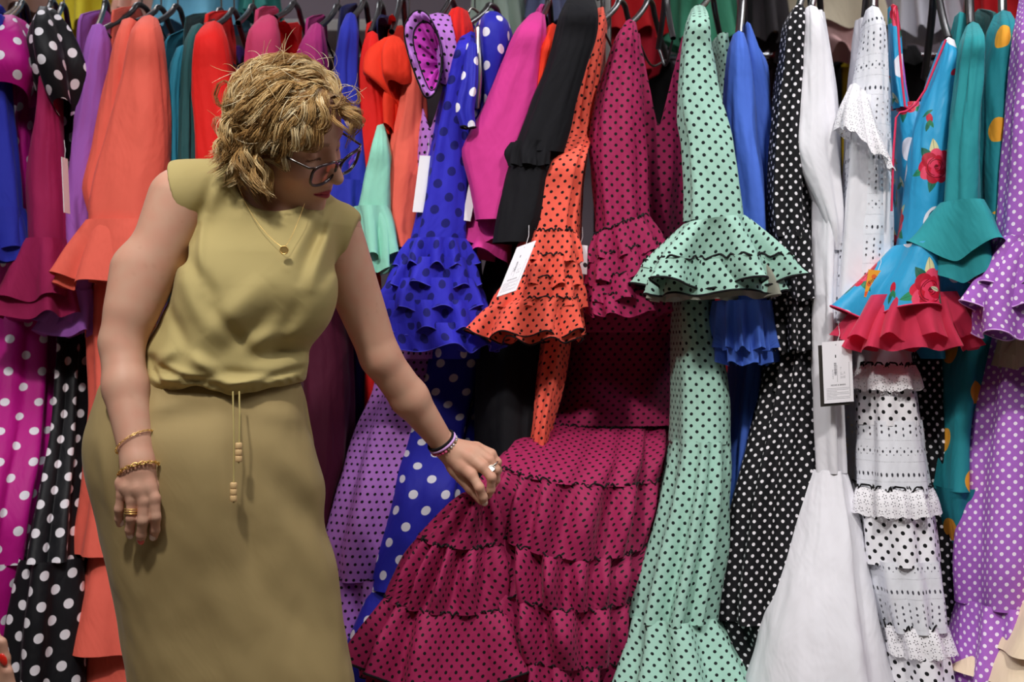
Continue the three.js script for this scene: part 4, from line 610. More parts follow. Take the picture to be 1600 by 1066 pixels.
function surfaceNet(f, lo, hi, cell, keep, colour, uvScale = 0) {
  const nx = Math.ceil((hi.x - lo.x) / cell) + 1, ny = Math.ceil((hi.y - lo.y) / cell) + 1, nz = Math.ceil((hi.z - lo.z) / cell) + 1, D = new Float32Array(nx * ny * nz), B = 6, p = V();
  const id = (i, j, k) => (k * ny + j) * nx + i;
  for (let k0 = 0; k0 < nz; k0 += B) for (let j0 = 0; j0 < ny; j0 += B) for (let i0 = 0; i0 < nx; i0 += B) {
    p.set(lo.x + (i0 + B / 2) * cell, lo.y + (j0 + B / 2) * cell, lo.z + (k0 + B / 2) * cell);
    const dc = f(p), far = Math.abs(dc) > B * cell * 1.35;
    for (let k = k0; k < Math.min(nz, k0 + B); k++) for (let j = j0; j < Math.min(ny, j0 + B); j++) for (let i = i0; i < Math.min(nx, i0 + B); i++) {
      if (far) { D[id(i, j, k)] = dc; continue; }
      p.set(lo.x + i * cell, lo.y + j * cell, lo.z + k * cell); D[id(i, j, k)] = f(p);
    }
  }
  const at0 = new Int32Array(nx * ny * nz).fill(-1), pos = [], idx = [], E = [[0, 1], [2, 3], [4, 5], [6, 7], [0, 2], [1, 3], [4, 6], [5, 7], [0, 4], [1, 5], [2, 6], [3, 7]], d = new Float64Array(8);
  for (let k = 0; k < nz - 1; k++) for (let j = 0; j < ny - 1; j++) for (let i = 0; i < nx - 1; i++) {
    let mask = 0; for (let c = 0; c < 8; c++) { d[c] = D[id(i + (c & 1), j + ((c >> 1) & 1), k + (c >> 2))]; if (d[c] < 0) mask |= 1 << c; }
    if (!mask || mask === 255) continue;
    let x = 0, y = 0, z = 0, n = 0;
    for (const [a, b] of E) if ((d[a] < 0) !== (d[b] < 0)) { const t = d[a] / (d[a] - d[b]); x += lerp(a & 1, b & 1, t); y += lerp((a >> 1) & 1, (b >> 1) & 1, t); z += lerp(a >> 2, b >> 2, t); n++; }
    at0[id(i, j, k)] = pos.length / 3; pos.push(lo.x + (i + x / n) * cell, lo.y + (j + y / n) * cell, lo.z + (k + z / n) * cell);
  }
  const quad = (a, b, c, e, flip) => {
    if (a < 0 || b < 0 || c < 0 || e < 0) return;
    if (keep) { p.set((pos[a * 3] + pos[e * 3]) / 2, (pos[a * 3 + 1] + pos[e * 3 + 1]) / 2, (pos[a * 3 + 2] + pos[e * 3 + 2]) / 2); if (!keep(p)) return; }
    if (flip) idx.push(a, c, b, b, c, e); else idx.push(a, b, c, b, e, c);
  };
  for (let k = 1; k < nz - 1; k++) for (let j = 1; j < ny - 1; j++) for (let i = 1; i < nx - 1; i++) {
    const s = D[id(i, j, k)] < 0;
    if (s !== D[id(i + 1, j, k)] < 0) quad(at0[id(i, j - 1, k - 1)], at0[id(i, j, k - 1)], at0[id(i, j - 1, k)], at0[id(i, j, k)], !s);
    if (s !== D[id(i, j + 1, k)] < 0) quad(at0[id(i - 1, j, k - 1)], at0[id(i, j, k - 1)], at0[id(i - 1, j, k)], at0[id(i, j, k)], s);
    if (s !== D[id(i, j, k + 1)] < 0) quad(at0[id(i - 1, j - 1, k)], at0[id(i, j - 1, k)], at0[id(i - 1, j, k)], at0[id(i, j, k)], !s);
  }
  const n = pos.length / 3, nor = new Float32Array(n * 3), col = colour ? new Float32Array(n * 3) : null, h = cell * 0.5, v = V(), uv = new Float32Array(n * 2);
  for (let i = 0; i < n; i++) {
    v.set(pos[i * 3], pos[i * 3 + 1], pos[i * 3 + 2]); const o = v.clone();
    const gx = f(v.set(o.x + h, o.y, o.z)) - f(v.set(o.x - h, o.y, o.z)), gy = f(v.set(o.x, o.y + h, o.z)) - f(v.set(o.x, o.y - h, o.z)), gz = f(v.set(o.x, o.y, o.z + h)) - f(v.set(o.x, o.y, o.z - h)), l = Math.hypot(gx, gy, gz) || 1;
    nor.set([gx / l, gy / l, gz / l], i * 3); uv.set([o.x + o.z * 0.7, o.y], i * 2);
    if (col) col.set(colour(o), i * 3);
  }
  const g = new THREE.BufferGeometry(); g.setAttribute('position', new THREE.Float32BufferAttribute(pos, 3)); g.setAttribute('normal', new THREE.BufferAttribute(nor, 3)); g.setAttribute('uv', new THREE.BufferAttribute(uv, 2)); if (col) g.setAttribute('color', new THREE.BufferAttribute(col, 3)); g.setIndex(idx);
  return g;
}
// the head's own axes: forward, up, her right; she looks down to the right
const HF = V(0.836, -0.442, 0.326).normalize(), HU = V(0.224, 0.815, 0.53).addScaledVector(HF, -V(0.224, 0.815, 0.53).dot(HF)).normalize(), HR = V().crossVectors(HF, HU), HC = at(448, 205, 0.5), HS = 0.965;
const toHead = (p, q) => { const x = p.x - HC.x, y = p.y - HC.y, z = p.z - HC.z; return q.set((x * HF.x + y * HF.y + z * HF.z) / HS, (x * HU.x + y * HU.y + z * HU.z) / HS, (x * HR.x + y * HR.y + z * HR.z) / HS); };
const fromHead = (f, u, r) => HC.clone().addScaledVector(HF, f * HS).addScaledVector(HU, u * HS).addScaledVector(HR, r * HS);
const J = { rs: at(282, 313, 0.485), re: at(190, 535, 0.53), rf: at(196, 605, 0.555), rw: at(216, 725, 0.6), ls: at(520, 362, 0.38), le: at(594, 558, 0.33), lf: at(640, 622, 0.29), lw: at(696, 698, 0.24), nb: at(416, 318, 0.415), nt: at(437, 238, 0.465) };
// torso sections: y px, centre px, half width px, half depth, depth
const TORSO = [[240, 400, 40, 0.04, 0.42], [300, 405, 98, 0.075, 0.425], [350, 414, 116, 0.098, 0.43], [400, 407, 110, 0.112, 0.44], [450, 396, 113, 0.122, 0.445], [500, 378, 124, 0.124, 0.45], [550, 352, 128, 0.124, 0.45], [585, 349, 126, 0.12, 0.45], [615, 350, 118, 0.112, 0.45], [660, 350, 112, 0.105, 0.45], [760, 330, 120, 0.11, 0.45]].map(([y, c, a, b, z]) => { const q = at(c, y, 0.45), w = a / FPX * (CZ - 0.45); return [q.y, q.x, w, b, z]; });
function torso(p, grow) {
  let i = 0; while (i < TORSO.length - 2 && p.y < TORSO[i + 1][0]) i++;
  const A = TORSO[i], B = TORSO[i + 1]; let t = clamp((p.y - A[0]) / (B[0] - A[0]), 0, 1); t = t * t * (3 - 2 * t) * 0.4 + t * 0.6;
  const cx = lerp(A[1], B[1], t), a = lerp(A[2], B[2], t) + grow, b = lerp(A[3], B[3], t) + grow, cz = lerp(A[4], B[4], t), x = (p.x - cx) / a, z = (p.z - cz) / b, k = Math.hypot(x, z);
  const g = Math.hypot(x / a, z / b) || 1e-6;
  return Math.max(k * (k - 1) / (k < 1e-6 ? 1 : g) / (1), p.y - TORSO[0][0]) ;
}
const hand = (joints, k = 0.0042) => (p) => { let d = 1; for (const [a, b, ra, rb] of joints) d = smin(d, cone(p, a, b, ra, rb), k); return d; };
function chain(pts, r0, r1) { const o = []; for (let i = 0; i < pts.length - 1; i++) { const a = lerp(r0, r1, i / (pts.length - 1)), b = lerp(r0, r1, (i + 1) / (pts.length - 1)); o.push([at(...pts[i]), at(...pts[i + 1]), a, b]); } return o; }
const RHAND = [
  [J.rw, at(230, 762, 0.612), 0.023, 0.0155], [J.rw, at(216, 764, 0.616), 0.023, 0.016], [J.rw, at(201, 762, 0.614), 0.022, 0.015], [J.rw, at(193, 756, 0.608), 0.02, 0.013],
  [at(230, 762, 0.612), at(241, 779, 0.617), 0.0145, 0.0098], [at(216, 764, 0.616), at(224, 783, 0.62), 0.015, 0.0098], [at(201, 762, 0.614), at(206, 781, 0.618), 0.0145, 0.0094], [at(193, 756, 0.608), at(191, 773, 0.612), 0.0125, 0.0086],
  ...chain([[241, 779, 0.617], [243, 808, 0.618], [242, 828, 0.606], [240, 839, 0.597]], 0.0088, 0.0068), ...chain([[224, 783, 0.62], [223, 814, 0.622], [221, 836, 0.612], [220, 845, 0.604]], 0.0088, 0.0068),
  ...chain([[206, 781, 0.618], [205, 810, 0.619], [203, 828, 0.609], [203, 836, 0.601]], 0.0084, 0.0064), ...chain([[190, 773, 0.612], [186, 796, 0.61], [186, 811, 0.6], [187, 819, 0.594]], 0.0076, 0.0056),
  [J.rw, at(238, 758, 0.59), 0.02, 0.016], [at(238, 758, 0.59), at(250, 785, 0.585), 0.016, 0.011], [at(250, 785, 0.585), at(251, 812, 0.59), 0.011, 0.0075],
];
const LK = { i: [737, 742, 0.262], m: [753, 729, 0.262], r: [764, 719, 0.252], p: [767, 710, 0.236] };
const LHAND = [
  [J.lw, at(722, 727, 0.25), 0.02, 0.0165], [J.lw, at(734, 716, 0.25), 0.02, 0.0165], [J.lw, at(742, 708, 0.242), 0.019, 0.015], [J.lw, at(744, 702, 0.23), 0.018, 0.013],
  [at(722, 727, 0.25), at(...LK.i), 0.0155, 0.0108], [at(734, 716, 0.25), at(...LK.m), 0.016, 0.0106], [at(742, 708, 0.242), at(...LK.r), 0.015, 0.0102], [at(744, 702, 0.23), at(...LK.p), 0.013, 0.0105],
  ...chain([LK.i, [749, 762, 0.27], [755, 777, 0.262], [757, 786, 0.252]], 0.0095, 0.0066), ...chain([LK.m, [768, 746, 0.266], [767, 765, 0.254], [763, 774, 0.243]], 0.0093, 0.0068),
  ...chain([LK.r, [775, 734, 0.252], [775, 750, 0.238], [771, 758, 0.226]], 0.009, 0.0066), ...chain([LK.p, [777, 722, 0.234], [778, 736, 0.22], [774, 744, 0.208]], 0.0082, 0.006),
  [J.lw, at(712, 732, 0.232), 0.019, 0.0155], [at(712, 732, 0.232), at(736, 762, 0.236), 0.0155, 0.0115], [at(736, 762, 0.236), at(752, 783, 0.238), 0.011, 0.0075],
];
const rHand = hand(RHAND), lHand = hand(LHAND), hq = V();
function headField(p) {
  const q = toHead(p, hq), f = q.x, u = q.y, r = Math.abs(q.z);
  let d = ell(f - 0.002, u - 0.03, r, 0.09, 0.079, 0.073);
  if (d > 0.12) return d * HS;
  const c3 = (a, b, ra, rb) => { const bx = b[0] - a[0], by = b[1] - a[1], bz = b[2] - a[2], px = f - a[0], py = u - a[1], pz = r - a[2], h = clamp((px * bx + py * by + pz * bz) / (bx * bx + by * by + bz * bz), 0, 1); return Math.hypot(px - bx * h, py - by * h, pz - bz * h) - lerp(ra, rb, h); };
  const sp = (a, b, c, R) => Math.hypot(f - a, u - b, r - c) - R;
  d = smin(d, ell(f - 0.042, u + 0.042, r, 0.052, 0.072, 0.055), 0.03);
  d = smin(d, c3([-0.005, -0.05, 0.05], [0.066, -0.1, 0.014], 0.016, 0.016), 0.025);
  d = smin(d, sp(0.076, -0.104, 0, 0.017), 0.02);
  d = smin(d, sp(0.058, -0.034, 0.036, 0.026), 0.02);
  d = smin(d, c3([0.082, 0.017, 0.006], [0.068, 0.02, 0.044], 0.011, 0.01), 0.014);
  d = smax(d, -sp(0.102, -0.002, 0.032, 0.019), 0.012);
  d = smin(d, sp(0.0735, -0.001, 0.031, 0.0128), 0.003);
  d = smin(d, c3([0.088, 0.006, 0], [0.114, -0.038, 0], 0.0075, 0.0112), 0.012);
  d = smin(d, sp(0.1, -0.042, 0.0115, 0.0085), 0.007);
  d = smin(d, sp(0.078, -0.064, 0, 0.024), 0.016);
  d = smin(d, c3([0.1, -0.0665, 0], [0.086, -0.07, 0.021], 0.0058, 0.003), 0.005);
  d = smin(d, c3([0.0975, -0.0775, 0], [0.086, -0.0735, 0.018], 0.0068, 0.0035), 0.005);
  d = smax(d, -c3([0.106, -0.0715, 0], [0.09, -0.0715, 0.022], 0.0012, 0.001), 0.002);
  let e = ell(f + 0.006, u + 0.012, r - 0.073, 0.017, 0.031, 0.0095); e = smax(e, -ell(f - 0.0, u + 0.012, r - 0.083, 0.011, 0.021, 0.008), 0.004); d = smin(d, e, 0.006);
  return d * HS;
}
function body(p) {
  let d = torso(p, -0.014);
  d = smin(d, cone(p, at(300, 312, 0.47), at(405, 300, 0.43), 0.036, 0.042), 0.03);
  d = smin(d, cone(p, at(505, 350, 0.39), at(405, 300, 0.43), 0.036, 0.042), 0.03);
  let a = smin(cone(p, J.rs, J.re, 0.0535, 0.0345), cone(p, J.re, J.rf, 0.034, 0.0355), 0.014); a = smin(a, cone(p, J.rf, J.rw, 0.0355, 0.0255), 0.012); a = smin(a, cone(p, at(206, 420, 0.51), at(196, 480, 0.525), 0.032, 0.025), 0.04); d = smin(d, a, 0.016);
  let b = smin(cone(p, J.ls, J.le, 0.05, 0.034), cone(p, J.le, J.lf, 0.0335, 0.0335), 0.014); b = smin(b, cone(p, J.lf, J.lw, 0.0335, 0.0205), 0.012); d = smin(d, b, 0.016);
  if (p.y > J.nb.y - 0.1) { d = smin(d, cone(p, J.nb, J.nt, 0.053, 0.05), 0.03); d = smin(d, headField(p), 0.022); }
  if (p.x < J.rw.x + 0.12 && p.y < J.rw.y + 0.1) d = smin(d, rHand(p), 0.012);
  if (p.x > J.lw.x - 0.1) d = smin(d, lHand(p), 0.012);
  // throat hollow and collar bones
  return d;
}
const lin = (h) => new THREE.Color(h).toArray();
const SKIN = lin('#cc9f87'), BLUSH = lin('#cf8a74'), LIP = lin('#ae4455'), DARK = lin('#4a2e22'), cq = V();
function skinColour(p) {
  const mixc = (a, b, t) => [lerp(a[0], b[0], t), lerp(a[1], b[1], t), lerp(a[2], b[2], t)];
  let c = mixc(SKIN, BLUSH, 0.18 + 0.22 * noise3(p.x * 30, p.y * 30, p.z * 30));
  const fr = noise3(p.x * 260, p.y * 260, p.z * 260); if (fr > 0.72) c = mixc(c, [0.42, 0.2, 0.12], (fr - 0.72) * 0.9);
  const q = toHead(p, cq), f = q.x, u = q.y, r = Math.abs(q.z);
  if (f > 0.02 && u < 0.05 && u > -0.14) {
    c = mixc(c, BLUSH, 0.55 * sstep(0.03, 0, Math.hypot(f - 0.07, u + 0.036, r - 0.042)));
    const lipT = 0.0092 - 0.0065 * (r / 0.024) ** 2; if (f > 0.08 && r < 0.024) { const up = u + 0.0715; const t = sstep(0.0022, 0, Math.abs(up) - lipT + 0.002); c = mixc(c, LIP, t); }
    const lash = Math.hypot((u + 0.007 + (r - 0.031) ** 2 * 9) / 0.0012, Math.max(0, Math.abs(r - 0.031) - 0.013) / 0.001); if (f > 0.07 && lash < 1.6) c = mixc(c, DARK, 0.8);
    const brow = Math.abs(u - 0.021 + (r - 0.03) ** 2 * 6) / 0.0035; if (f > 0.05 && brow < 1 && r > 0.012 && r < 0.05) c = mixc(c, lin('#8a6440'), 0.6);
  }
  return c;
}
const woman = thing('person', 'woman in olive green sleeveless top and long skirt, bending to lift the burgundy dress', 'woman');
{
  const skin = new THREE.MeshPhysicalMaterial({ name: 'skin', vertexColors: true, roughness: 0.5, specularIntensity: 0.45, sheen: 0.1 });
  const inBox = (b, m = 0) => (p) => p.x > b[0].x + m && p.x < b[1].x - m && p.y > b[0].y + m && p.y < b[1].y - m && p.z > b[0].z + m && p.z < b[1].z - m;
  const around = (c, x0, x1, y0, y1, z0, z1) => [V(c.x + x0, c.y + y0, c.z + z0), V(c.x + x1, c.y + y1, c.z + z1)];
  const bh = around(HC, -0.15, 0.17, -0.155, 0.15, -0.16, 0.16), br = around(J.rw, -0.06, 0.07, -0.15, 0.0, -0.06, 0.07), bl = around(J.lw, 0.0, 0.13, -0.13, 0.045, -0.07, 0.07);
  const low = V(-0.78, 0.88, 0.1), high = V(0.12, 1.48, 0.72), hB = inBox(bh, 0.016), rB = inBox(br, 0.016), lB = inBox(bl, 0.016);
  const depthIn = (b, p) => Math.min(p.x - b[0].x, b[1].x - p.x, p.y - b[0].y, b[1].y - p.y, p.z - b[0].z, b[1].z - p.z);
  const coarse = (p) => body(p) + 0.0014 * sstep(0.007, 0.015, Math.max(depthIn(bh, p), depthIn(br, p), depthIn(bl, p))), fine = (b) => (p) => body(p) + 0.0014 * sstep(0.011, 0.003, depthIn(b, p));   // the finer patches slip under the coarse skin where they meet
  const geos = [surfaceNet(coarse, low, high, 0.0062, (p) => !hB(p) && !rB(p) && !lB(p) && p.y > 0.895, skinColour), surfaceNet(fine(bh), bh[0], bh[1], 0.0025, null, skinColour), surfaceNet(fine(br), br[0], br[1], 0.0021, null, skinColour), surfaceNet(fine(bl), bl[0], bl[1], 0.0021, null, skinColour)];
  const hip = V(-0.49, 1.0, 0.45), legs = (p) => { let d = ell(p.x - hip.x, p.y - 0.9, p.z - 0.43, 0.165, 0.16, 0.13); for (const s of [-1, 1]) { const x = hip.x + s * 0.085, k = V(x + 0.02, 0.5, 0.47), an = V(x + 0.03, 0.085, 0.44); d = smin(d, cone(p, V(x, 0.86, 0.44), k, 0.085, 0.055), 0.03); d = smin(d, cone(p, k, an, 0.056, 0.036), 0.02); d = smin(d, cone(p, V(an.x, 0.04, 0.42), V(an.x + 0.03, 0.024, 0.6), 0.036, 0.024), 0.02); d = smin(d, cone(p, an, V(an.x, 0.04, 0.42), 0.036, 0.036), 0.02); } return d; };
  geos.push(surfaceNet(legs, V(-0.75, -0.02, 0.2), V(-0.22, 1.08, 0.68), 0.014, null, skinColour));
  mesh('body', mergeGeometries(geos), skin, woman);
  // blouse
  const line = (p, x0, y0, x1, y1, z) => { const a = at(x0, y0, z), b = at(x1, y1, z), nx = a.y - b.y, ny = b.x - a.x, l = Math.hypot(nx, ny); return ((p.x - a.x) * nx + (p.y - a.y) * ny) / l; };
  // soft folds of the jersey, each a ridge (+) or a valley (-) across the front: x0 y0 x1 y1 px, width m, height m
  const FOLD = [[346, 262, 318, 330, 0.014, 0.005], [332, 268, 306, 345, 0.01, -0.005], [300, 405, 345, 470, 0.012, -0.005], [288, 430, 330, 520, 0.014, 0.005], [262, 480, 300, 545, 0.012, -0.005], [505, 312, 470, 440, 0.008, -0.004], [516, 325, 488, 450, 0.009, 0.005], [532, 342, 505, 440, 0.008, -0.004], [490, 318, 455, 420, 0.008, 0.003],
    [420, 440, 330, 530, 0.02, 0.006], [440, 480, 350, 560, 0.016, -0.006], [305, 555, 345, 580, 0.01, 0.007], [228, 560, 290, 590, 0.009, -0.007], [240, 590, 330, 600, 0.008, 0.008], [330, 580, 440, 592, 0.01, -0.006], [350, 598, 460, 592, 0.009, 0.007], [390, 560, 470, 540, 0.012, -0.005], [380, 540, 468, 515, 0.014, 0.004], [280, 545, 240, 575, 0.012, 0.006], [300, 590, 360, 606, 0.007, -0.005], [236, 575, 262, 600, 0.005, -0.005], [250, 568, 330, 592, 0.006, 0.005], [270, 600, 345, 588, 0.005, -0.004], [360, 604, 420, 588, 0.006, 0.004], [400, 598, 468, 575, 0.006, -0.004], [310, 330, 322, 440, 0.008, 0.004], [330, 470, 400, 560, 0.012, -0.005], [470, 470, 420, 560, 0.014, -0.005]].map(([a, b, c, d, w, h]) => [at(a, b, 0.54), at(c, d, 0.54), w, h]);
  const yArm = at(0, 418, 0.5).y, BR = at(345, 448, 0.505), BL = at(462, 452, 0.49), NECK = at(430, 272, 0.5), yA = at(284, 306, 0.485), yB = at(394, 292, 0.43), yC = at(524, 362, 0.385), yM = at(470, 342, 0.41);
  const hemPts = [[215, 630], [236, 627], [270, 612], [310, 602], [340, 611], [362, 618], [390, 614], [425, 606], [472, 598], [500, 596]].map(([x, y]) => at(x, y, 0.55));
  const hemY = (x) => { let i = 0; while (i < hemPts.length - 2 && x > hemPts[i + 1].x) i++; return lerp(hemPts[i].y, hemPts[i + 1].y, sstep(hemPts[i].x, hemPts[i + 1].x, x)); };
  const blouseF = (p) => {
    let d = torso(p, 0.001);
    d = smin(d, cone(p, yA, yB, 0.0575, 0.05), 0.03); d = smin(d, cone(p, yB, yM, 0.05, 0.045), 0.03); d = smin(d, cone(p, yM, yC, 0.045, 0.052), 0.03);
    d = smin(d, Math.hypot(p.x - BR.x, (p.y - BR.y) * 0.85, p.z - BR.z) - 0.066, 0.05); d = smin(d, Math.hypot(p.x - BL.x, (p.y - BL.y) * 0.85, p.z - BL.z) - 0.064, 0.05);
    if (d > 0.03) return d;
    const front = sstep(0.42, 0.5, p.z); let w = 0; // folds lie on the front
    if (front > 0) for (const [a, b, wd, h] of FOLD) {
      const bx = b.x - a.x, by = b.y - a.y, t = ((p.x - a.x) * bx + (p.y - a.y) * by) / (bx * bx + by * by), q = clamp(t, 0, 1), dist = Math.hypot(p.x - a.x - bx * q, p.y - a.y - by * q) / wd;
      if (dist < 3) w += h * Math.exp(-dist * dist) * Math.sin(Math.PI * clamp(q * 0.8 + 0.1, 0, 1));
    }
    const hy = hemY(p.x), over = (p.y - hy);
    w += 0.007 * Math.exp(-(((over - 0.022) / 0.02) ** 2)) + 0.0014 * noise3(p.x * 9, p.y * 6, p.z * 9) + 0.0012 * Math.exp(-(((over - 0.004) / 0.006) ** 2)) * Math.sin(p.x * 420 + Math.sin(p.x * 90) * 2);
    d -= w * (front * 1.35 + 0.2);
    d = smax(d, hy - p.y, 0.004);
    const nk = ell(p.x - NECK.x, p.y - NECK.y, p.z - NECK.z, 0.066, 0.062, 0.13), band = Math.abs(nk - 0.011); d -= 0.002 * sstep(0.0035, 0, Math.abs(nk - 0.006) - 0.005) - 0.0028 * sstep(0.003, 0, band);
    d = smax(d, -nk, 0.003);
    d = smax(d, smin(-line(p, 262, 255, 301, 400, 0.5), p.y - yArm, -0.001 + 0.026), 0.004);
    if (p.y > at(0, 402, 0.5).y) d = smax(d, line(p, 560, 346, 519, 462, 0.4), 0.004);
    return d;
  };
  const jersey = cloth('olive jersey', { color: '#b3a26b', rough: 0.85, bump: 0.0007 });
  const bg = surfaceNet(blouseF, V(-0.66, 1.0, 0.24), V(-0.2, 1.46, 0.68), 0.0043, null, null);
  mesh('blouse', bg, jersey, woman);
  // skirt, drawstrings and beads
  const skirtMat = cloth('olive skirt jersey', { color: '#a28d60', rough: 0.85, bump: 0.0007 });
  const SF = [[372, 640, 392, 800, 0.02, -0.006], [392, 790, 402, 900, 0.016, -0.005], [352, 650, 340, 900, 0.05, 0.006], [430, 700, 520, 830, 0.022, 0.006], [425, 740, 530, 900, 0.022, -0.005], [440, 790, 540, 960, 0.026, 0.006], [465, 620, 486, 700, 0.02, -0.005], [400, 880, 520, 1040, 0.03, -0.005], [232, 640, 300, 622, 0.012, 0.004], [240, 660, 350, 640, 0.016, -0.003], [180, 700, 215, 900, 0.02, -0.004], [165, 680, 190, 850, 0.014, 0.004], [290, 850, 330, 1060, 0.04, -0.005], [400, 640, 470, 660, 0.014, 0.003]].map(([a, b, c, d, w, h]) => [at(a, b, 0.55), at(c, d, 0.55), w, h]);
  const skirtFold = (x, y, side) => { if (side < -0.2) return 0; let o = 0; for (const [a, b, wd, h] of SF) { const bx = b.x - a.x, by = b.y - a.y, q = clamp(((x - a.x) * bx + (y - a.y) * by) / (bx * bx + by * by), 0, 1), e = Math.hypot(x - a.x - bx * q, y - a.y - by * q) / wd; if (e < 3) o += 1.7 * h * Math.exp(-e * e) * (0.3 + 0.7 * Math.sin(Math.PI * q)); } return o; };
  const sk = mesh('skirt', loft([[575, 190, 458, 0.45, 0.095], [600, 160, 470, 0.45, 0.102], [622, 151, 477, 0.45, 0.115], [650, 143, 482, 0.45, 0.132], [690, 134, 489, 0.45, 0.148], [740, 137, 495, 0.45, 0.152], [800, 152, 503, 0.45, 0.15], [870, 167, 514, 0.45, 0.148], [950, 186, 531, 0.45, 0.148], [1030, 200, 547, 0.45, 0.15], [1066, 204, 553, 0.45, 0.15], [1200, 222, 568, 0.45, 0.16], [1375, 235, 580, 0.45, 0.165]], { abs: true, n: 160, step: 9, e: 0.95, fold: { n: 4, a0: 0.001, a1: 0.005 }, wr: 0.0022, seed: 3, extra: skirtFold }), skirtMat, woman);
  const cordMat = cloth('olive cord', { color: '#b5a468', bump: 0 }), wood = new THREE.MeshStandardMaterial({ name: 'pale wood', color: 0xe2bd86, roughness: 0.5 });
  for (const [x0, y0, x1, y1, by] of [[374, 612, 373, 690, 692], [364, 612, 365, 752, 754]]) {
    const z = 0.602, c = mesh('drawstring', polyTube([at(x0, y0, 0.585), at((x0 + x1) / 2 + 1, (y0 + y1) / 2, z + 0.008), at(x1, y1 + 34, z + 0.012)], 0.0014, 6), cordMat, woman);
    for (let k = 0; k < 3; k++) { const b = new THREE.LatheGeometry([[0.001, -0.0048], [0.0042, -0.0048], [0.0053, -0.0036], [0.0055, 0], [0.0053, 0.0036], [0.0042, 0.0048], [0.001, 0.0048]].map(([r, y]) => new THREE.Vector2(r, y)), 14); const q = at(x1, by + 5 + k * 10, z + 0.012); b.translate(q.x, q.y, q.z); mesh('bead', b, wood, c); }
  }
  // glasses
  const tort = new THREE.MeshPhysicalMaterial({ name: 'tortoiseshell', color: 0x2a1510, roughness: 0.2, clearcoat: 0.5 });
  const lensM = new THREE.MeshPhysicalMaterial({ name: 'lens', color: 0xffffff, transmission: 1, thickness: 0, roughness: 0.02, ior: 1.5 });
  const rim = (s, q, k = 1) => { const c = Math.cos(q), sn = Math.sin(q); return fromHead(0.112 - Math.max(0, s * c) * 0.006 + sn * 0.004, -0.0175 + Math.sign(sn) * Math.abs(sn) ** 0.75 * (sn > 0 ? 0.0195 : 0.0225) * k - c * s * 0.0 + (sn > 0 ? 0.0025 * s * c : 0), s * 0.0355 + Math.sign(c) * Math.abs(c) ** 0.75 * 0.0295 * k); };
  const gl = mesh('glasses_frame', (() => {
    const G = [];
    for (const s of [-1, 1]) {
      const ring = []; for (let k = 0; k < 48; k++) ring.push(rim(s, k / 48 * 6.28318));
      G.push(polyTube(ring, 0.0026, 8, true));
      G.push(polyTube([fromHead(0.107, -0.002, s * 0.063), fromHead(0.103, -0.001, s * 0.0715), fromHead(0.06, 0.001, s * 0.0765), fromHead(0.0, 0.004, s * 0.0805)], 0.0022, 8));
    }
    G.push(polyTube([fromHead(0.112, -0.006, -0.008), fromHead(0.116, -0.003, 0), fromHead(0.112, -0.006, 0.008)], 0.0023, 8));
    return mergeGeometries(G);
  })(), tort, woman);
  for (const s of [-1, 1]) { const pos = [], idx = [], n = 32; const c0 = fromHead(0.1115, -0.018, s * 0.0355); pos.push(c0.x, c0.y, c0.z); for (let k = 0; k < n; k++) { const v = rim(s, k / n * 6.28318, 0.96); pos.push(v.x, v.y, v.z); idx.push(0, 1 + k, 1 + (k + 1) % n); } const g = new THREE.BufferGeometry(); g.setAttribute('position', new THREE.Float32BufferAttribute(pos, 3)); g.setIndex(idx); g.computeVertexNormals(); mesh('lens', g, lensM, gl); }
  // jewellery
  const links = (c, ax, ay, R1, R2, n, r, mat, name) => { const G = []; for (let k = 0; k < n; k++) { const q = k / n * 6.28318, P = c.clone().addScaledVector(ax, Math.cos(q) * R1).addScaledVector(ay, Math.sin(q) * R2), t = new THREE.TorusGeometry(r, r * 0.36, 6, 10), T = ax.clone().multiplyScalar(-Math.sin(q) * R1).addScaledVector(ay, Math.cos(q) * R2).normalize(), N = V().crossVectors(T, V().crossVectors(ax, ay)).normalize(), up = V().crossVectors(N, T); if (k % 2) N.copy(up); const m = new THREE.Matrix4().makeBasis(T, V().crossVectors(N, T), N); t.scale(1.5, 1, 1); t.applyMatrix4(m); t.translate(P.x, P.y, P.z); G.push(t); } return mesh(name, mergeGeometries(G), mat, woman); };
  const fd = J.rw.clone().sub(J.rf).normalize(), ux = V(1, 0, 0).addScaledVector(fd, -fd.x).normalize(), uz = V().crossVectors(ux, fd).normalize();
  const tilt = (k) => ux.clone().addScaledVector(fd, k).normalize();
  links(at(211, 691, 0.588), tilt(-0.32), uz, 0.032, 0.031, 46, 0.0016, M.gold, 'bracelet'); links(at(217, 734, 0.605), tilt(-0.05), uz, 0.031, 0.0275, 32, 0.0026, M.gold, 'bracelet');
  const ld = J.lw.clone().sub(J.lf).normalize(), lx = V(0.8, 0.6, 0).addScaledVector(ld, -V(0.8, 0.6, 0).dot(ld)).normalize(), lz = V().crossVectors(lx, ld).normalize();
  const band = (k, r, R1, mat, name) => { const P = [], c = J.lw.clone().addScaledVector(ld, k); for (let i = 0; i < 36; i++) { const q = i / 36 * 6.28318; P.push(c.clone().addScaledVector(lx, Math.cos(q) * R1).addScaledVector(lz, Math.sin(q) * R1)); } return mesh(name, polyTube(P, r, 8, true), mat, woman); };
  band(-0.016, 0.0022, 0.0255, M.blackTrim, 'bracelet'); band(-0.0105, 0.0026, 0.0258, M.lilacTrim, 'bracelet');
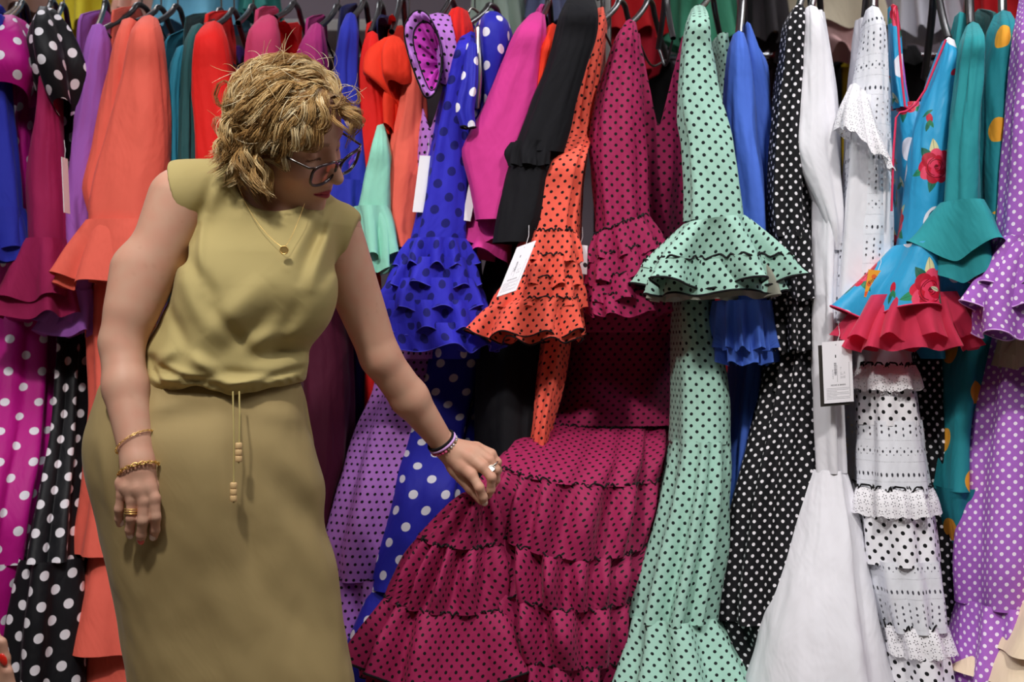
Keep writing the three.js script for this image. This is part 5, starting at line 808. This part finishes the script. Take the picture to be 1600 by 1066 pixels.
  { const c = J.lw.clone().addScaledVector(ld, -0.004), cols = [0xd8487c, 0xe0668f, 0xc73a70, 0xcfcac2, 0xd9d4da, 0x8a7a5a]; const b0 = band(-0.004, 0.0009, 0.0245, M.silver, 'bracelet'); const mats = cols.map((h, i) => new THREE.MeshStandardMaterial({ name: 'bead', color: h, roughness: 0.3, metalness: i > 2 ? 0.7 : 0 })); for (let k = 0; k < 26; k++) { const q = k / 26 * 6.28318, s = new THREE.SphereGeometry(0.003, 10, 8), P = c.clone().addScaledVector(lx, Math.cos(q) * 0.0255).addScaledVector(lz, Math.sin(q) * 0.0255); s.translate(P.x, P.y, P.z); mesh('bead', s, mats[(Math.cos(q) < 0 ? k % 3 : 3 + k % 3)], b0); } }
  const ringAt = (a, b, t, R, r, mat) => { const d = b.clone().sub(a).normalize(), g = new THREE.TorusGeometry(R, r, 8, 24); g.applyQuaternion(new THREE.Quaternion().setFromUnitVectors(V(0, 0, 1), d)); const c = a.clone().lerp(b, t); g.translate(c.x, c.y, c.z); return mesh('ring', g, mat, woman); };
  const ra = at(206, 781, 0.618), rb = at(205, 810, 0.619); for (const t of [0.5, 0.62, 0.74]) ringAt(ra, rb, t, 0.0103, 0.0009, M.gold);
  const la = at(...LK.r), lb = at(775, 734, 0.252), lr = ringAt(la, lb, 0.55, 0.0112, 0.0012, M.silver);
  { const g = new THREE.CylinderGeometry(0.0062, 0.007, 0.003, 18), c = at(768, 732, 0.264); g.rotateX(1.1); g.rotateZ(-0.5); g.translate(c.x, c.y, c.z); mesh('ring_stone', g, M.silver, lr); const t = new THREE.TorusGeometry(0.0055, 0.0012, 6, 18); t.rotateX(1.1 - Math.PI / 2); t.rotateZ(-0.5); t.translate(c.x, c.y, c.z + 0.002); mesh('setting', t, M.silver, lr); }
  const chainP = [[372, 290, 0.505], [385, 320, 0.528], [408, 355, 0.552], [430, 378, 0.564], [443, 386, 0.568], [452, 376, 0.562], [466, 345, 0.542], [476, 318, 0.52]].map((q) => at(...q));
  const nl = mesh('necklace', polyTube(new THREE.CatmullRomCurve3(chainP).getPoints(60), 0.0004, 5), M.gold, woman);
  { const c = at(444, 391, 0.571), g = new THREE.CylinderGeometry(0.0062, 0.0062, 0.0022, 24); g.rotateX(Math.PI / 2); g.translate(c.x, c.y, c.z); mesh('pendant', g, M.gold, nl); const t = new THREE.TorusGeometry(0.0062, 0.001, 6, 24); t.translate(c.x, c.y, c.z + 0.0008); mesh('pendant_rim', t, M.gold, nl); }
  { const e = fromHead(-0.004, -0.046, 0.078), s = new THREE.SphereGeometry(0.0038, 12, 10); s.translate(e.x, e.y, e.z); mesh('earring', s, M.paper, woman); }
  // nails
  const red = new THREE.MeshPhysicalMaterial({ name: 'coral red nail varnish', color: 0xe0392f, roughness: 0.2, clearcoat: 0.6 }), pale = new THREE.MeshPhysicalMaterial({ name: 'pale nail varnish', color: 0xe6c9bb, roughness: 0.25, clearcoat: 0.5 });
  for (const [x, y, z, m, tx] of [[220, 846, 0.611, red, 0.5], [238, 840, 0.604, pale, 0.5], [203, 837, 0.608, pale, 0.5], [189, 817, 0.6, pale, 0.5], [253, 808, 0.594, red, 0.2], [757, 786, 0.259, pale, 0.5]]) { const g = new THREE.SphereGeometry(1, 14, 10); g.scale(0.0052, 0.0068, 0.0022); g.rotateX(tx); const c = at(x, y, z); g.translate(c.x, c.y, c.z); mesh('nail', g, m, woman); }
}
// ---------------------------------------------------------------- short wavy blonde hair: locks of strands combed from the crown
{
  const R = rng(4242), EC = [0.002, 0.03, 0], EA = [0.092, 0.081, 0.076], G = [], strandCols = ['#8b673e', '#ad844e', '#c8a268', '#dfc28c', '#f2e2ba'].map(lin);
  const hairline = (f, u, r) => { const a = Math.abs(r); if (u > 0.03) return f < 0.082 - a * 0.25; if (u > -0.01) return f < 0.05 - (0.03 - u) * 0.9; return f < 0.008 + (u + 0.01) * 0.6 && u > -0.1; };
  const surf = (v, h) => { const x = v.x - EC[0], y = v.y - EC[1], z = v.z - EC[2], k = Math.sqrt((x / (EA[0] + h)) ** 2 + (y / (EA[1] + h)) ** 2 + (z / (EA[2] + h)) ** 2); return V(EC[0] + x / k, EC[1] + y / k, EC[2] + z / k); };
  const normal = (v) => V((v.x - EC[0]) / EA[0] ** 2, (v.y - EC[1]) / EA[1] ** 2, (v.z - EC[2]) / EA[2] ** 2).normalize();
  const crown = V(-0.015, 0.11, -0.05), grav = V(-HF.y, -HU.y, -HR.y);
  const pos = [], nor = [], col = [], idx = [];
  const strand = (pts, r, c) => {
    const n = pts.length, g0 = pos.length / 3;
    for (let i = 0; i < n; i++) {
      const T = pts[Math.min(n - 1, i + 1)].clone().sub(pts[Math.max(0, i - 1)]).normalize(), A = V().crossVectors(T, V(0.31, 0.2, 0.93)).normalize(), B = V().crossVectors(T, A), rr = r * (1 - 0.65 * Math.pow(i / (n - 1), 3));
      for (let k = 0; k < 3; k++) { const q = k * 2.0944, nx = A.x * Math.cos(q) + B.x * Math.sin(q), ny = A.y * Math.cos(q) + B.y * Math.sin(q), nz = A.z * Math.cos(q) + B.z * Math.sin(q); pos.push(pts[i].x + nx * rr, pts[i].y + ny * rr, pts[i].z + nz * rr); nor.push(nx, ny, nz); col.push(c[0], c[1], c[2]); }
    }
    for (let i = 0; i < n - 1; i++) for (let k = 0; k < 3; k++) { const k2 = (k + 1) % 3, a = g0 + i * 3 + k, b = g0 + i * 3 + k2; idx.push(a, b, a + 3, b, b + 3, a + 3); }
  };
  const N = 950; let made = 0;
  for (let tries = 0; tries < 60000 && made < N; tries++) {
    const a = R() * 6.28318, cz = R() * 2 - 1, s = Math.sqrt(1 - cz * cz), d = V(s * Math.cos(a), cz, s * Math.sin(a));
    const p0 = surf(V(EC[0] + d.x * EA[0], EC[1] + d.y * EA[1], EC[2] + d.z * EA[2]), 0);
    if (!hairline(p0.x, p0.y, p0.z)) continue; if (p0.x > 0.045 && p0.z > 0 && p0.y < 0.07 && R() < 0.6) made -= 2; made++; if (p0.x < -0.01 && p0.y < 0.07 && p0.z < 0 && R() < 0.6) continue;
    const back = p0.x < -0.02, front = p0.x > 0.066 && p0.z < 0.004, L = front ? 0.045 + R() * 0.04 : (back ? 0.1 : 0.085) + R() * 0.07, steps = 18, ds = L / steps, n0 = normal(p0); const fringe = p0.x > 0.066 && p0.z < 0.004, temple = p0.x > 0.015 && p0.z > -0.005;
    let t = fringe ? V(0.5, -0.1, -0.5 + R() * 0.5) : temple ? V(lerp(-0.75, 0.25, sstep(0.03, 0.07, p0.x)), lerp(-0.45, -1, sstep(0.03, 0.065, p0.x)), 0.35) : V(-0.85, -0.12 - 0.85 * sstep(0.03, -0.07, p0.x), 0.3 * Math.sign(p0.z + 0.02) * (p0.y > 0.06 ? 1 : 0.3));
    t.add(V((R() - 0.5) * 0.4, (R() - 0.5) * 0.35, (R() - 0.5) * 0.35));
    t.addScaledVector(n0, -t.dot(n0)).normalize();
    const hEnd = 0.003 + R() * (back && p0.y < 0.0 ? 0.026 : 0.014) * (p0.y > 0.05 ? 0.5 : 1) + (fringe ? 0.016 : 0), w1 = 0.007 + R() * 0.009, lam = 0.058 + R() * 0.012, ph = 9 * noise3(p0.x * 16, p0.y * 16, p0.z * 16) + R() * 0.8, curl = R() < 0.5 ? 1 : -1;
    const path = []; let p = p0.clone();
    for (let i = 0; i <= steps; i++) {
      const q = i / steps, n = normal(p), h = 0.0045 + hEnd * sstep(0, 0.65, q) - (q > 0.8 && !back ? (q - 0.8) * 0.03 : 0), on = surf(p, h), side = V().crossVectors(n, t).normalize(), w = w1 * sstep(0, 0.3, q);
      path.push(on.clone().addScaledVector(side, w * Math.sin(q * L / lam * 6.28318 + ph)).addScaledVector(n, w * 0.7 * Math.cos(q * L / lam * 6.28318 + ph)));
      t.addScaledVector(grav, p0.x > -0.01 ? 0.012 : 0.03 + (on.y < 0 ? 0.06 : 0)).addScaledVector(n, -t.dot(n)).normalize();
      if (temple) t.addScaledVector(V(-1, 0.05, 0), 0.1 + 0.1 * q).addScaledVector(n, -t.dot(n)).normalize();
      if (q > 0.75) t.addScaledVector(side, 0.12 * curl).normalize();
      p = on.clone().addScaledVector(t, ds);
    }
    if (path.length < 7) continue; const base = R(), K = 14;
    for (let k = 0; k < K; k++) {
      const o1 = (R() - 0.5) * 0.011, o2 = (R() - 0.5) * 0.007, o3 = (R() - 0.5) * 0.012, tone = clamp(base * 0.8 + R() * 0.3 - 0.05, 0, 0.999) * 4, c0 = strandCols[Math.floor(tone)], c1 = strandCols[Math.min(4, Math.floor(tone) + 1)], f = tone % 1, cut = Math.min(path.length, Math.max(6, Math.round((steps + 1) * (0.75 + R() * 0.25))));
      const pts = path.slice(0, cut).map((v, i) => { const q = i / steps, spread = 0.35 + 0.65 * Math.sin(Math.PI * Math.min(1, q * 0.9 + 0.1)); const lo = v.clone().add(V(o1 * spread, o2 * spread, o3 * spread)); return fromHead(lo.x, lo.y, lo.z); });
      strand(pts, 0.00042 + R() * 0.00042, [lerp(c0[0], c1[0], f), lerp(c0[1], c1[1], f), lerp(c0[2], c1[2], f)]);
    }
  }
  // locks that fall down the nape and flick outwards
  for (let k = 0; k < 150; k++) {
    const a = R(), p = at(lerp(360, 406, a) + (R() - 0.5) * 10, lerp(190, 246, a) + (R() - 0.5) * 30, 0.48 + R() * 0.085), L = 0.048 + R() * 0.034, t = V(-0.45 + 0.6 * a + (R() - 0.5) * 0.4, -1, (R() - 0.4) * 0.4).normalize();
    const lam = 0.05 + R() * 0.04, ph = R() * 6.28, w1 = 0.004 + R() * 0.006, flick = (a < 0.55 ? -1 : 0.7) * (0.2 + R() * 0.5), side = V(1, 0.1, 0), out = V(0, 0, 1), path = [];
    for (let i = 0; i <= 18; i++) { const q = i / 18, w = w1 * sstep(0, 0.3, q); path.push(p.clone().addScaledVector(side, w * Math.sin(q * L / lam * 6.28 + ph)).addScaledVector(out, w * Math.cos(q * L / lam * 6.28 + ph))); if (q > 0.55) t.addScaledVector(V(flick, 0.12, 0), 0.22).normalize(); p.addScaledVector(t, L / 18); }
    const base = R();
    for (let j = 0; j < 15; j++) { const o = V((R() - 0.5) * 0.011, (R() - 0.5) * 0.009, (R() - 0.5) * 0.011), tone = clamp(base * 0.7 + R() * 0.3, 0, 0.999) * 4, c = Math.floor(tone), f = tone % 1, c0 = strandCols[c], c1 = strandCols[Math.min(4, c + 1)]; strand(path.slice(0, 13 + Math.floor(R() * 6)).map((v, i) => v.clone().addScaledVector(o, 0.4 + i / 24)), 0.00042 + R() * 0.00042, [lerp(c0[0], c1[0], f), lerp(c0[1], c1[1], f), lerp(c0[2], c1[2], f)]); }
  }
  // loose flyaway hairs
  for (let k = 0; k < 120; k++) {
    const a = R() * 6.28318, cz = R() * 1.5 - 0.5, s = Math.sqrt(Math.max(0, 1 - cz * cz)), p0 = surf(V(EC[0] + s * Math.cos(a) * 0.1, EC[1] + cz * 0.09, EC[2] + s * Math.sin(a) * 0.08), 0.022); if (!hairline(p0.x, p0.y, p0.z)) continue;
    const n = normal(p0); let t = V(R() - 0.5, R() - 0.5, R() - 0.5).addScaledVector(n, 0.3).normalize(); const bend = V(R() - 0.5, R() - 0.5, R() - 0.5).multiplyScalar(0.5).addScaledVector(n, -0.12), pts = []; let p = p0.clone();
    for (let i = 0; i < 12; i++) { pts.push(fromHead(p.x, p.y, p.z)); p.addScaledVector(t, 0.0045); t.add(bend.clone().multiplyScalar(0.5)).normalize(); }
    strand(pts, 0.00045, strandCols[3 + (k % 2)]);
  }
  const hg = new THREE.BufferGeometry(); hg.setAttribute('position', new THREE.Float32BufferAttribute(pos, 3)); hg.setAttribute('normal', new THREE.Float32BufferAttribute(nor, 3)); hg.setAttribute('color', new THREE.Float32BufferAttribute(col, 3)); hg.setIndex(idx);
  // the dense hair under the locks
  const cap = new THREE.SphereGeometry(1, 64, 48), cp = cap.attributes.position, ci = cap.index.array, keep = []; const ok = [];
  for (let i = 0; i < cp.count; i++) { const v = V(EC[0] + cp.getX(i) * (EA[0] + 0.006), EC[1] + cp.getY(i) * (EA[1] + 0.006), EC[2] + cp.getZ(i) * (EA[2] + 0.006)); ok.push(hairline(v.x + 0.006, v.y, v.z)); const w = fromHead(v.x, v.y, v.z); cp.setXYZ(i, w.x, w.y, w.z); }
  for (let i = 0; i < ci.length; i += 3) if (ok[ci[i]] && ok[ci[i + 1]] && ok[ci[i + 2]]) keep.push(ci[i], ci[i + 1], ci[i + 2]);
  cap.setIndex(keep); cap.computeVertexNormals(); cap.deleteAttribute('uv'); const cc = new Float32Array(cp.count * 3); for (let i = 0; i < cp.count; i++) cc.set(strandCols[0], i * 3); cap.setAttribute('color', new THREE.BufferAttribute(cc, 3));
  const hair = mesh('hair', mergeGeometries([hg, cap]), new THREE.MeshPhysicalMaterial({ name: 'blonde hair', vertexColors: true, roughness: 0.42, specularIntensity: 0.6, side: THREE.DoubleSide }), woman);
  hair.userData.kind = 'stuff';
  settle(woman, V(-0.46, 0, 0.45));
}
// ---------------------------------------------------------------- the rail behind: small flounced dresses hung high, dark ones under them
{
  const g = thing('garment_rack', 'rear clothes rail high on the back wall, carrying small flounced dresses', 'clothes rack');
  mesh('rail', polyTube([V(-2.0, 2.66, -1.15), V(2.0, 2.66, -1.15)], 0.0125, 12), M.chrome, g);
  mesh('rail', polyTube([V(-2.0, 1.97, -1.4), V(2.0, 1.97, -1.4)], 0.0125, 12), M.chrome, g);
  for (const x of [-1.9, -0.1, 1.9]) for (const [y, z] of [[2.66, -1.15], [1.97, -1.4]]) { const b = new THREE.BoxGeometry(0.02, 0.035, z + 1.76); b.translate(x, y - 0.02, (z - 1.74) / 2); mesh('bracket', b, M.chrome, g); }
  settle(g, V(0, 1.9, -1.5));
  const sh = thing('wall_shelf', 'pale shelf board on the mauve back wall', 'shelf'); const q = new RoundedBoxGeometry(0.95, 0.035, 0.3, 2, 0.004); const c = at(585, 56, -1.58); q.translate(c.x, c.y, c.z); mesh('board', q, plaster, sh); const c2 = at(585, 66, -1.71); for (const dx of [-0.35, 0.35]) { const b = new THREE.BoxGeometry(0.03, 0.12, 0.03); b.translate(c2.x + dx, c2.y - 0.02, -1.725); mesh('bracket', b, M.chrome, sh); } settle(sh, c);
  const back = (label, col, z, rows, o = {}) => {
    const d = thing('flamenco_dress', label, 'dress', 'small dresses on the rear rail'), m = typeof col === 'string' ? cloth('cloth ' + col, { color: col }) : col;
    const top = rows[0], cx = (top[1] + top[2]) / 2;
    if (!o.low) mesh('bodice', loft([[-310, cx - 14, cx + 14, z, 0.03], [-290, cx - 40, cx + 40, z, 0.04], [-200, cx - 34, cx + 34, z, 0.05], [top[0] + 6, top[1] + 10, top[2] - 10, z, 0.06]], { abs: true, n: 40, m: 16, cap: true }), m, d);
    rows.slice(0, -1).forEach((r, i) => { const b = rows[i + 1], f = b[3] ? cloth('cloth ' + b[3], { color: b[3] }) : m; mesh(o.low ? 'skirt' : 'flounce', loft([[r[0] - (i && !o.low ? 8 : 0), lerp(r[1], b[1], 0.15), lerp(r[2], b[2], 0.15), z, 0.07], [(r[0] + b[0]) / 2, (r[1] + b[1]) / 2, (r[2] + b[2]) / 2, z, 0.09], [b[0], b[1], b[2], z, 0.11]], { abs: true, n: 96, m: 12, cap: o.low && !i, fold: { n: o.n ?? 9, a0: 0.004, a1: o.a ?? 0.022 }, wave: 0.6 }), f, d); });
    if (!o.low) { const a = at(cx, -318, z), w = V(a.x, 2.675, z); mesh('hanger_hook', polyTube([a, V(a.x, 2.65, z + 0.014), w], 0.002, 5), M.chrome, d); }
    const box = new THREE.Box3().setFromObject(d); settle(d, V((box.min.x + box.max.x) / 2, box.min.y, z));
  };
  const Z = -1.15;
  back('small dress with peach and rust ruffles at the far left of the rear rail', '#b98a7a', Z, [[-120, 10, 70], [-50, 0, 85], [26, -10, 98, '#8d6a5e']]);
  back('small bright yellow flounced dress on the rear rail', '#e6d233', Z, [[-130, 112, 172], [-40, 100, 186], [52, 92, 197]]);
  back('small coral and blush dress beside the yellow one on the rear rail', '#ee7a5c', Z, [[-120, 196, 232], [-50, 190, 240], [34, 186, 246, '#f0b7a2']]);
  back('small sky blue dress with two wide flounces on the rear rail', '#7ecbea', Z, [[-130, 262, 352], [-30, 246, 374], [46, 238, 384]]);
  back('small aqua dress at the edge of the mauve wall', '#4cb0b8', Z, [[-130, 392, 424], [-40, 388, 430], [30, 384, 434, '#3a8f86']]);
  back('small white dress printed with green on the rear rail', '#d8d6cf', Z, [[-130, 752, 800], [-30, 744, 812], [62, 736, 822, '#bcd0c0']]);
  back('small periwinkle grey dress left of the black sleeve', '#7d86ad', Z, [[-130, 834, 866], [-40, 828, 878], [44, 822, 886]]);
  back('small red dress with orange red flounces right of the chrome upright', '#e02a22', Z, [[-130, 920, 1000], [-30, 905, 1030], [60, 898, 1040, '#d81e26'], [120, 894, 1020, '#b3142a']]);
  back('small emerald green dress with puffed flounces', '#4fa783', Z, [[-130, 1060, 1126], [-30, 1050, 1144], [74, 1044, 1156]]);
  back('small charcoal ruffled dress on the rear rail', '#3a3538', Z, [[-130, 1170, 1216], [-30, 1164, 1224], [70, 1160, 1232]]);
  back('small cream dress with blush ruffles on the rear rail', '#e4d6b8', Z, [[-130, 1230, 1340], [-40, 1222, 1370], [48, 1214, 1388, '#ddcfb4'], [86, 1262, 1376, '#d4a9a6']]);
  back('small pale aqua dress with grey white flounces', '#b4d4d4', Z, [[-130, 1408, 1470], [-30, 1400, 1486], [60, 1396, 1492, '#cfcdd6']]);
  back('small crimson dress at the right end of the rear rail', '#c8141c', Z, [[-130, 1520, 1590], [-30, 1512, 1610], [76, 1506, 1620]]);
  const dark = (label, col, a, b) => back(label, col, -1.4, [[78, (a + b) / 2 - 10, (a + b) / 2 + 10], [110, a + 8, b - 8], [420, a, b], [900, a - 10, b + 10]], { low: true, n: 6, a: 0.015 });
  dark('long dark teal dress on the lower rear rail under the sky blue one', '#1d4a50', 250, 330); dark('long black dress with a violet sheen on the lower rear rail', '#2a2030', 340, 392); dark('long violet dress in the gap left of the rose sleeve', '#6a3fa0', 358, 390);
  dark('long black dress behind the burgundy neckline', '#161417', 985, 1060); dark('long crimson dress behind the mint shoulder', '#a01018', 1110, 1150); dark('long dark brown dress behind the cornflower one', '#20161a', 1196, 1236); dark('long deep red dress at the edge of the black dotted one', '#8c1016', 1206, 1222);
  dark('long black dress between the white and broderie sleeves', '#151316', 1255, 1320); dark('long mustard yellow dress between white and broderie sleeves', '#c9a820', 1300, 1346); dark('long black dress behind the floral straps', '#131214', 1380, 1450); dark('long near-black dress with a plum tone behind the jade sleeve', '#1c1218', 1450, 1520); dark('long oxblood dress at the right end of the lower rear rail', '#3c0c10', 1530, 1610);
  dark('long dark grey dress on the lower rear rail behind the coral sleeves', '#3a3a36', 100, 190); dark('long purple dress on the lower rear rail behind the teal sleeve', '#6b4a86', 250, 285);
}
// ---------------------------------------------------------------- price tags
function cardTexture(w, h, draw) { const c = canvas(w, h), g = c.getContext('2d'); draw(g, w, h); const t = new THREE.CanvasTexture(c); t.colorSpace = THREE.SRGBColorSpace; t.magFilter = THREE.LinearFilter; return t; }
const printTex = cardTexture(256, 540, (g, w, h) => {
  g.fillStyle = '#f1eff5'; g.fillRect(0, 0, w, h); g.fillStyle = '#55535a'; const R = rng(8);
  g.save(); g.translate(98, 300); g.rotate(-Math.PI / 2); for (let x = 0; x < 110; ) { const b = 1 + R() * 4; g.fillRect(x, 0, b, 20); x += b + 1 + R() * 3; } g.fillRect(-60, 24, 150, 2); g.font = '13px sans-serif'; g.fillText('8 435 212 770', -30, -8); g.restore();
  g.save(); g.translate(160, 330); g.rotate(-Math.PI / 2); g.font = '12px monospace'; for (let k = 0; k < 3; k++) g.fillText(['REF 4812  T 42', 'COL 17', 'MOD. 203'][k], 0, k * 15); g.restore();
  g.fillStyle = '#2a282c'; g.fillRect(110, 120, 9, 26); g.font = 'bold 17px sans-serif'; g.fillText('HECHO A MANO', 62, 392);
  g.fillStyle = '#8a8890'; for (let k = 0; k < 8; k++) g.fillRect(24, 412 + k * 13, k % 3 === 2 ? 90 : 190 + R() * 16, 3); g.fillRect(226, 190, 3, 300); g.beginPath(); g.arc(120, 34, 5, 0, 7); g.fill();
});
const orangeTex = cardTexture(256, 360, (g, w, h) => { g.fillStyle = '#f0a02a'; g.fillRect(0, 0, w, h); g.fillStyle = '#e2601f'; for (const [x, y, r] of [[90, 90, 34], [200, 40, 40], [40, 190, 30], [110, 260, 36], [220, 200, 40], [30, 320, 36], [190, 330, 30]]) { g.beginPath(); g.arc(x, y, r, 0, 7); g.fill(); } g.fillStyle = '#1c1208'; g.save(); g.translate(36, 190); g.rotate(-0.55); g.font = 'bold 52px sans-serif'; g.fillText('DISEÑO', 0, 0); g.restore(); });
const logoTex = cardTexture(128, 220, (g, w, h) => { g.fillStyle = '#e9e8ee'; g.fillRect(0, 0, w, h); g.fillStyle = '#17161a'; g.beginPath(); g.moveTo(20, 90); g.bezierCurveTo(50, 100, 40, 140, 60, 150); g.bezierCurveTo(50, 150, 30, 130, 20, 90); g.fill(); g.beginPath(); g.ellipse(74, 50, 16, 7, -0.5, 0, 7); g.fill(); g.beginPath(); g.arc(112, 150, 18, 0, 7); g.fill(); g.fillRect(28, 28, 60, 5); g.beginPath(); g.ellipse(46, 180, 5, 12, 0.2, 0, 7); g.fill(); });
function priceTag(label, tl, tr, bl, z, tex, o = {}) {       // corners in the frame; wz, hz lean the card in depth (m)
  const A = at(...tl, z), B = at(...tr, z), C = at(...bl, z), w = B.clone().sub(A), h = C.clone().sub(A); w.z += o.wz ?? 0; h.z += o.hz ?? 0;
  const g = thing('price_tag', label, 'tag', 'card price tags on the dresses'), n = V().crossVectors(h, w).normalize(), t = 0.0006, f = [A, A.clone().add(w), A.clone().add(h), A.clone().add(w).add(h)], pos = [], uv = [];
  for (const s of [1, -1]) for (const [i, v] of f.entries()) { pos.push(v.x + n.x * t * s, v.y + n.y * t * s, v.z + n.z * t * s); uv.push(i % 2, i < 2 ? 1 : 0); }
  const idx = [0, 2, 1, 1, 2, 3, 4, 5, 6, 5, 7, 6]; for (const [a, b] of [[0, 1], [1, 3], [3, 2], [2, 0]]) idx.push(a, b, a + 4, b, b + 4, a + 4);
  const geo = new THREE.BufferGeometry(); geo.setAttribute('position', new THREE.Float32BufferAttribute(pos, 3)); geo.setAttribute('uv', new THREE.Float32BufferAttribute(uv, 2)); geo.setIndex(idx); const flat = geo.toNonIndexed(); flat.computeVertexNormals();
  mesh('card', flat, tex ? new THREE.MeshStandardMaterial({ name: 'printed card', map: tex, roughness: 0.55, side: THREE.DoubleSide }) : M.paper, g);
  if (o.under) { const u = flat.clone(); u.translate(-0.006, -0.006, -0.004); mesh('under_card', u, new THREE.MeshStandardMaterial({ name: 'dark printed card', color: 0x2b2622, roughness: 0.5 }), g); }
  const k = A.clone().addScaledVector(w, 0.5).addScaledVector(h, 0.06), e = at((tl[0] + tr[0]) / 2 + (o.sx ?? 4), Math.min(tl[1], tr[1]) - (o.sl ?? 26), z - 0.02); mesh('thread', polyTube([k, k.clone().lerp(e, 0.5).add(V(0.003, 0, 0.004)), e], 0.0005, 4), M.paper, g);
  settle(g, C);
}
priceTag('white printed card tag lying over the black-edged ruffles of the coral dotted cuff', [808, 387], [837, 378], [777, 466], 0.165, printTex, { wz: 0.03, hz: 0.06 });
priceTag('white printed card tag with a dark card behind it, hanging beside the white waist', [1284, 535], [1328, 531], [1288, 631], 0.19, printTex, { under: true, wz: 0.01 });
priceTag('orange card tag with red spots above the floral cuff', [1357, 421], [1386, 424], [1350, 464], 0.208, orangeTex, {});
priceTag('plain white card tag under the open armhole of the lilac dotted dress', [656, 243], [676, 244], [645, 332], 0.05, null, { hz: 0.01 });
priceTag('small white tag with black marks between the coral and burgundy cuffs', [894, 381], [918, 384], [893, 426], 0.075, logoTex, {});
priceTag('pale card tag left of the hot pink cuff', [733, 286], [746, 288], [722, 344], 0.05, null, {});
priceTag('thin white tag seen edge-on beside the raspberry sleeve', [96, 245], [96.6, 245], [100, 332], 0.03, null, { wz: -0.035 });
// ---------------------------------------------------------------- a hand of someone standing out of the picture
{
  const z = 0.75, P = (x, y, dz = 0) => at(x, y, z + dz), seg = [[P(-120, 1230), P(-40, 1130), 0.034, 0.03], [P(-40, 1130), P(-18, 1085), 0.03, 0.024]];
  for (const [pts, r] of [[[[-8, 1090], [4, 1060], [6, 1030], [3, 1004]], 0.0098], [[[-20, 1080], [-12, 1040], [-8, 1010], [-9, 985]], 0.0098], [[[-32, 1080], [-28, 1036], [-26, 1004], [-27, 980]], 0.0094], [[[-44, 1086], [-44, 1048], [-44, 1020], [-44, 1000]], 0.0085], [[[-10, 1110], [10, 1096], [14, 1074], [12, 1050]], 0.0105]]) for (let i = 0; i < 3; i++) seg.push([P(...pts[i], i * 0.004), P(...pts[i + 1], i * 0.004 + 0.004), r * (1 - i * 0.08), r * (0.92 - i * 0.08)]);
  const f = (p) => { let d = 1; for (const [a, b, ra, rb] of seg) d = smin(d, cone(p, a, b, ra, rb), 0.008); return d; };
  const c = P(-30, 1100), who = thing('person', 'hand of a second person with a red nail at the lower left edge', 'person');
  mesh('body', surfaceNet(f, V(c.x - 0.14, c.y - 0.2, c.z - 0.07), V(c.x + 0.08, c.y + 0.14, c.z + 0.08), 0.0028, null, skinColour), new THREE.MeshPhysicalMaterial({ name: 'skin of the second person', vertexColors: true, roughness: 0.5 }), who);
  const ng = new THREE.SphereGeometry(1, 12, 8); ng.scale(0.0055, 0.0095, 0.003); ng.rotateZ(0.4); const nc = P(5, 1031, 0.018); ng.translate(nc.x, nc.y, nc.z); mesh('nail', ng, new THREE.MeshPhysicalMaterial({ name: 'red nail varnish', color: 0xe02a1c, roughness: 0.2, clearcoat: 0.6 }), who);
  settle(who, c);
}
renderer.render(scene, camera);
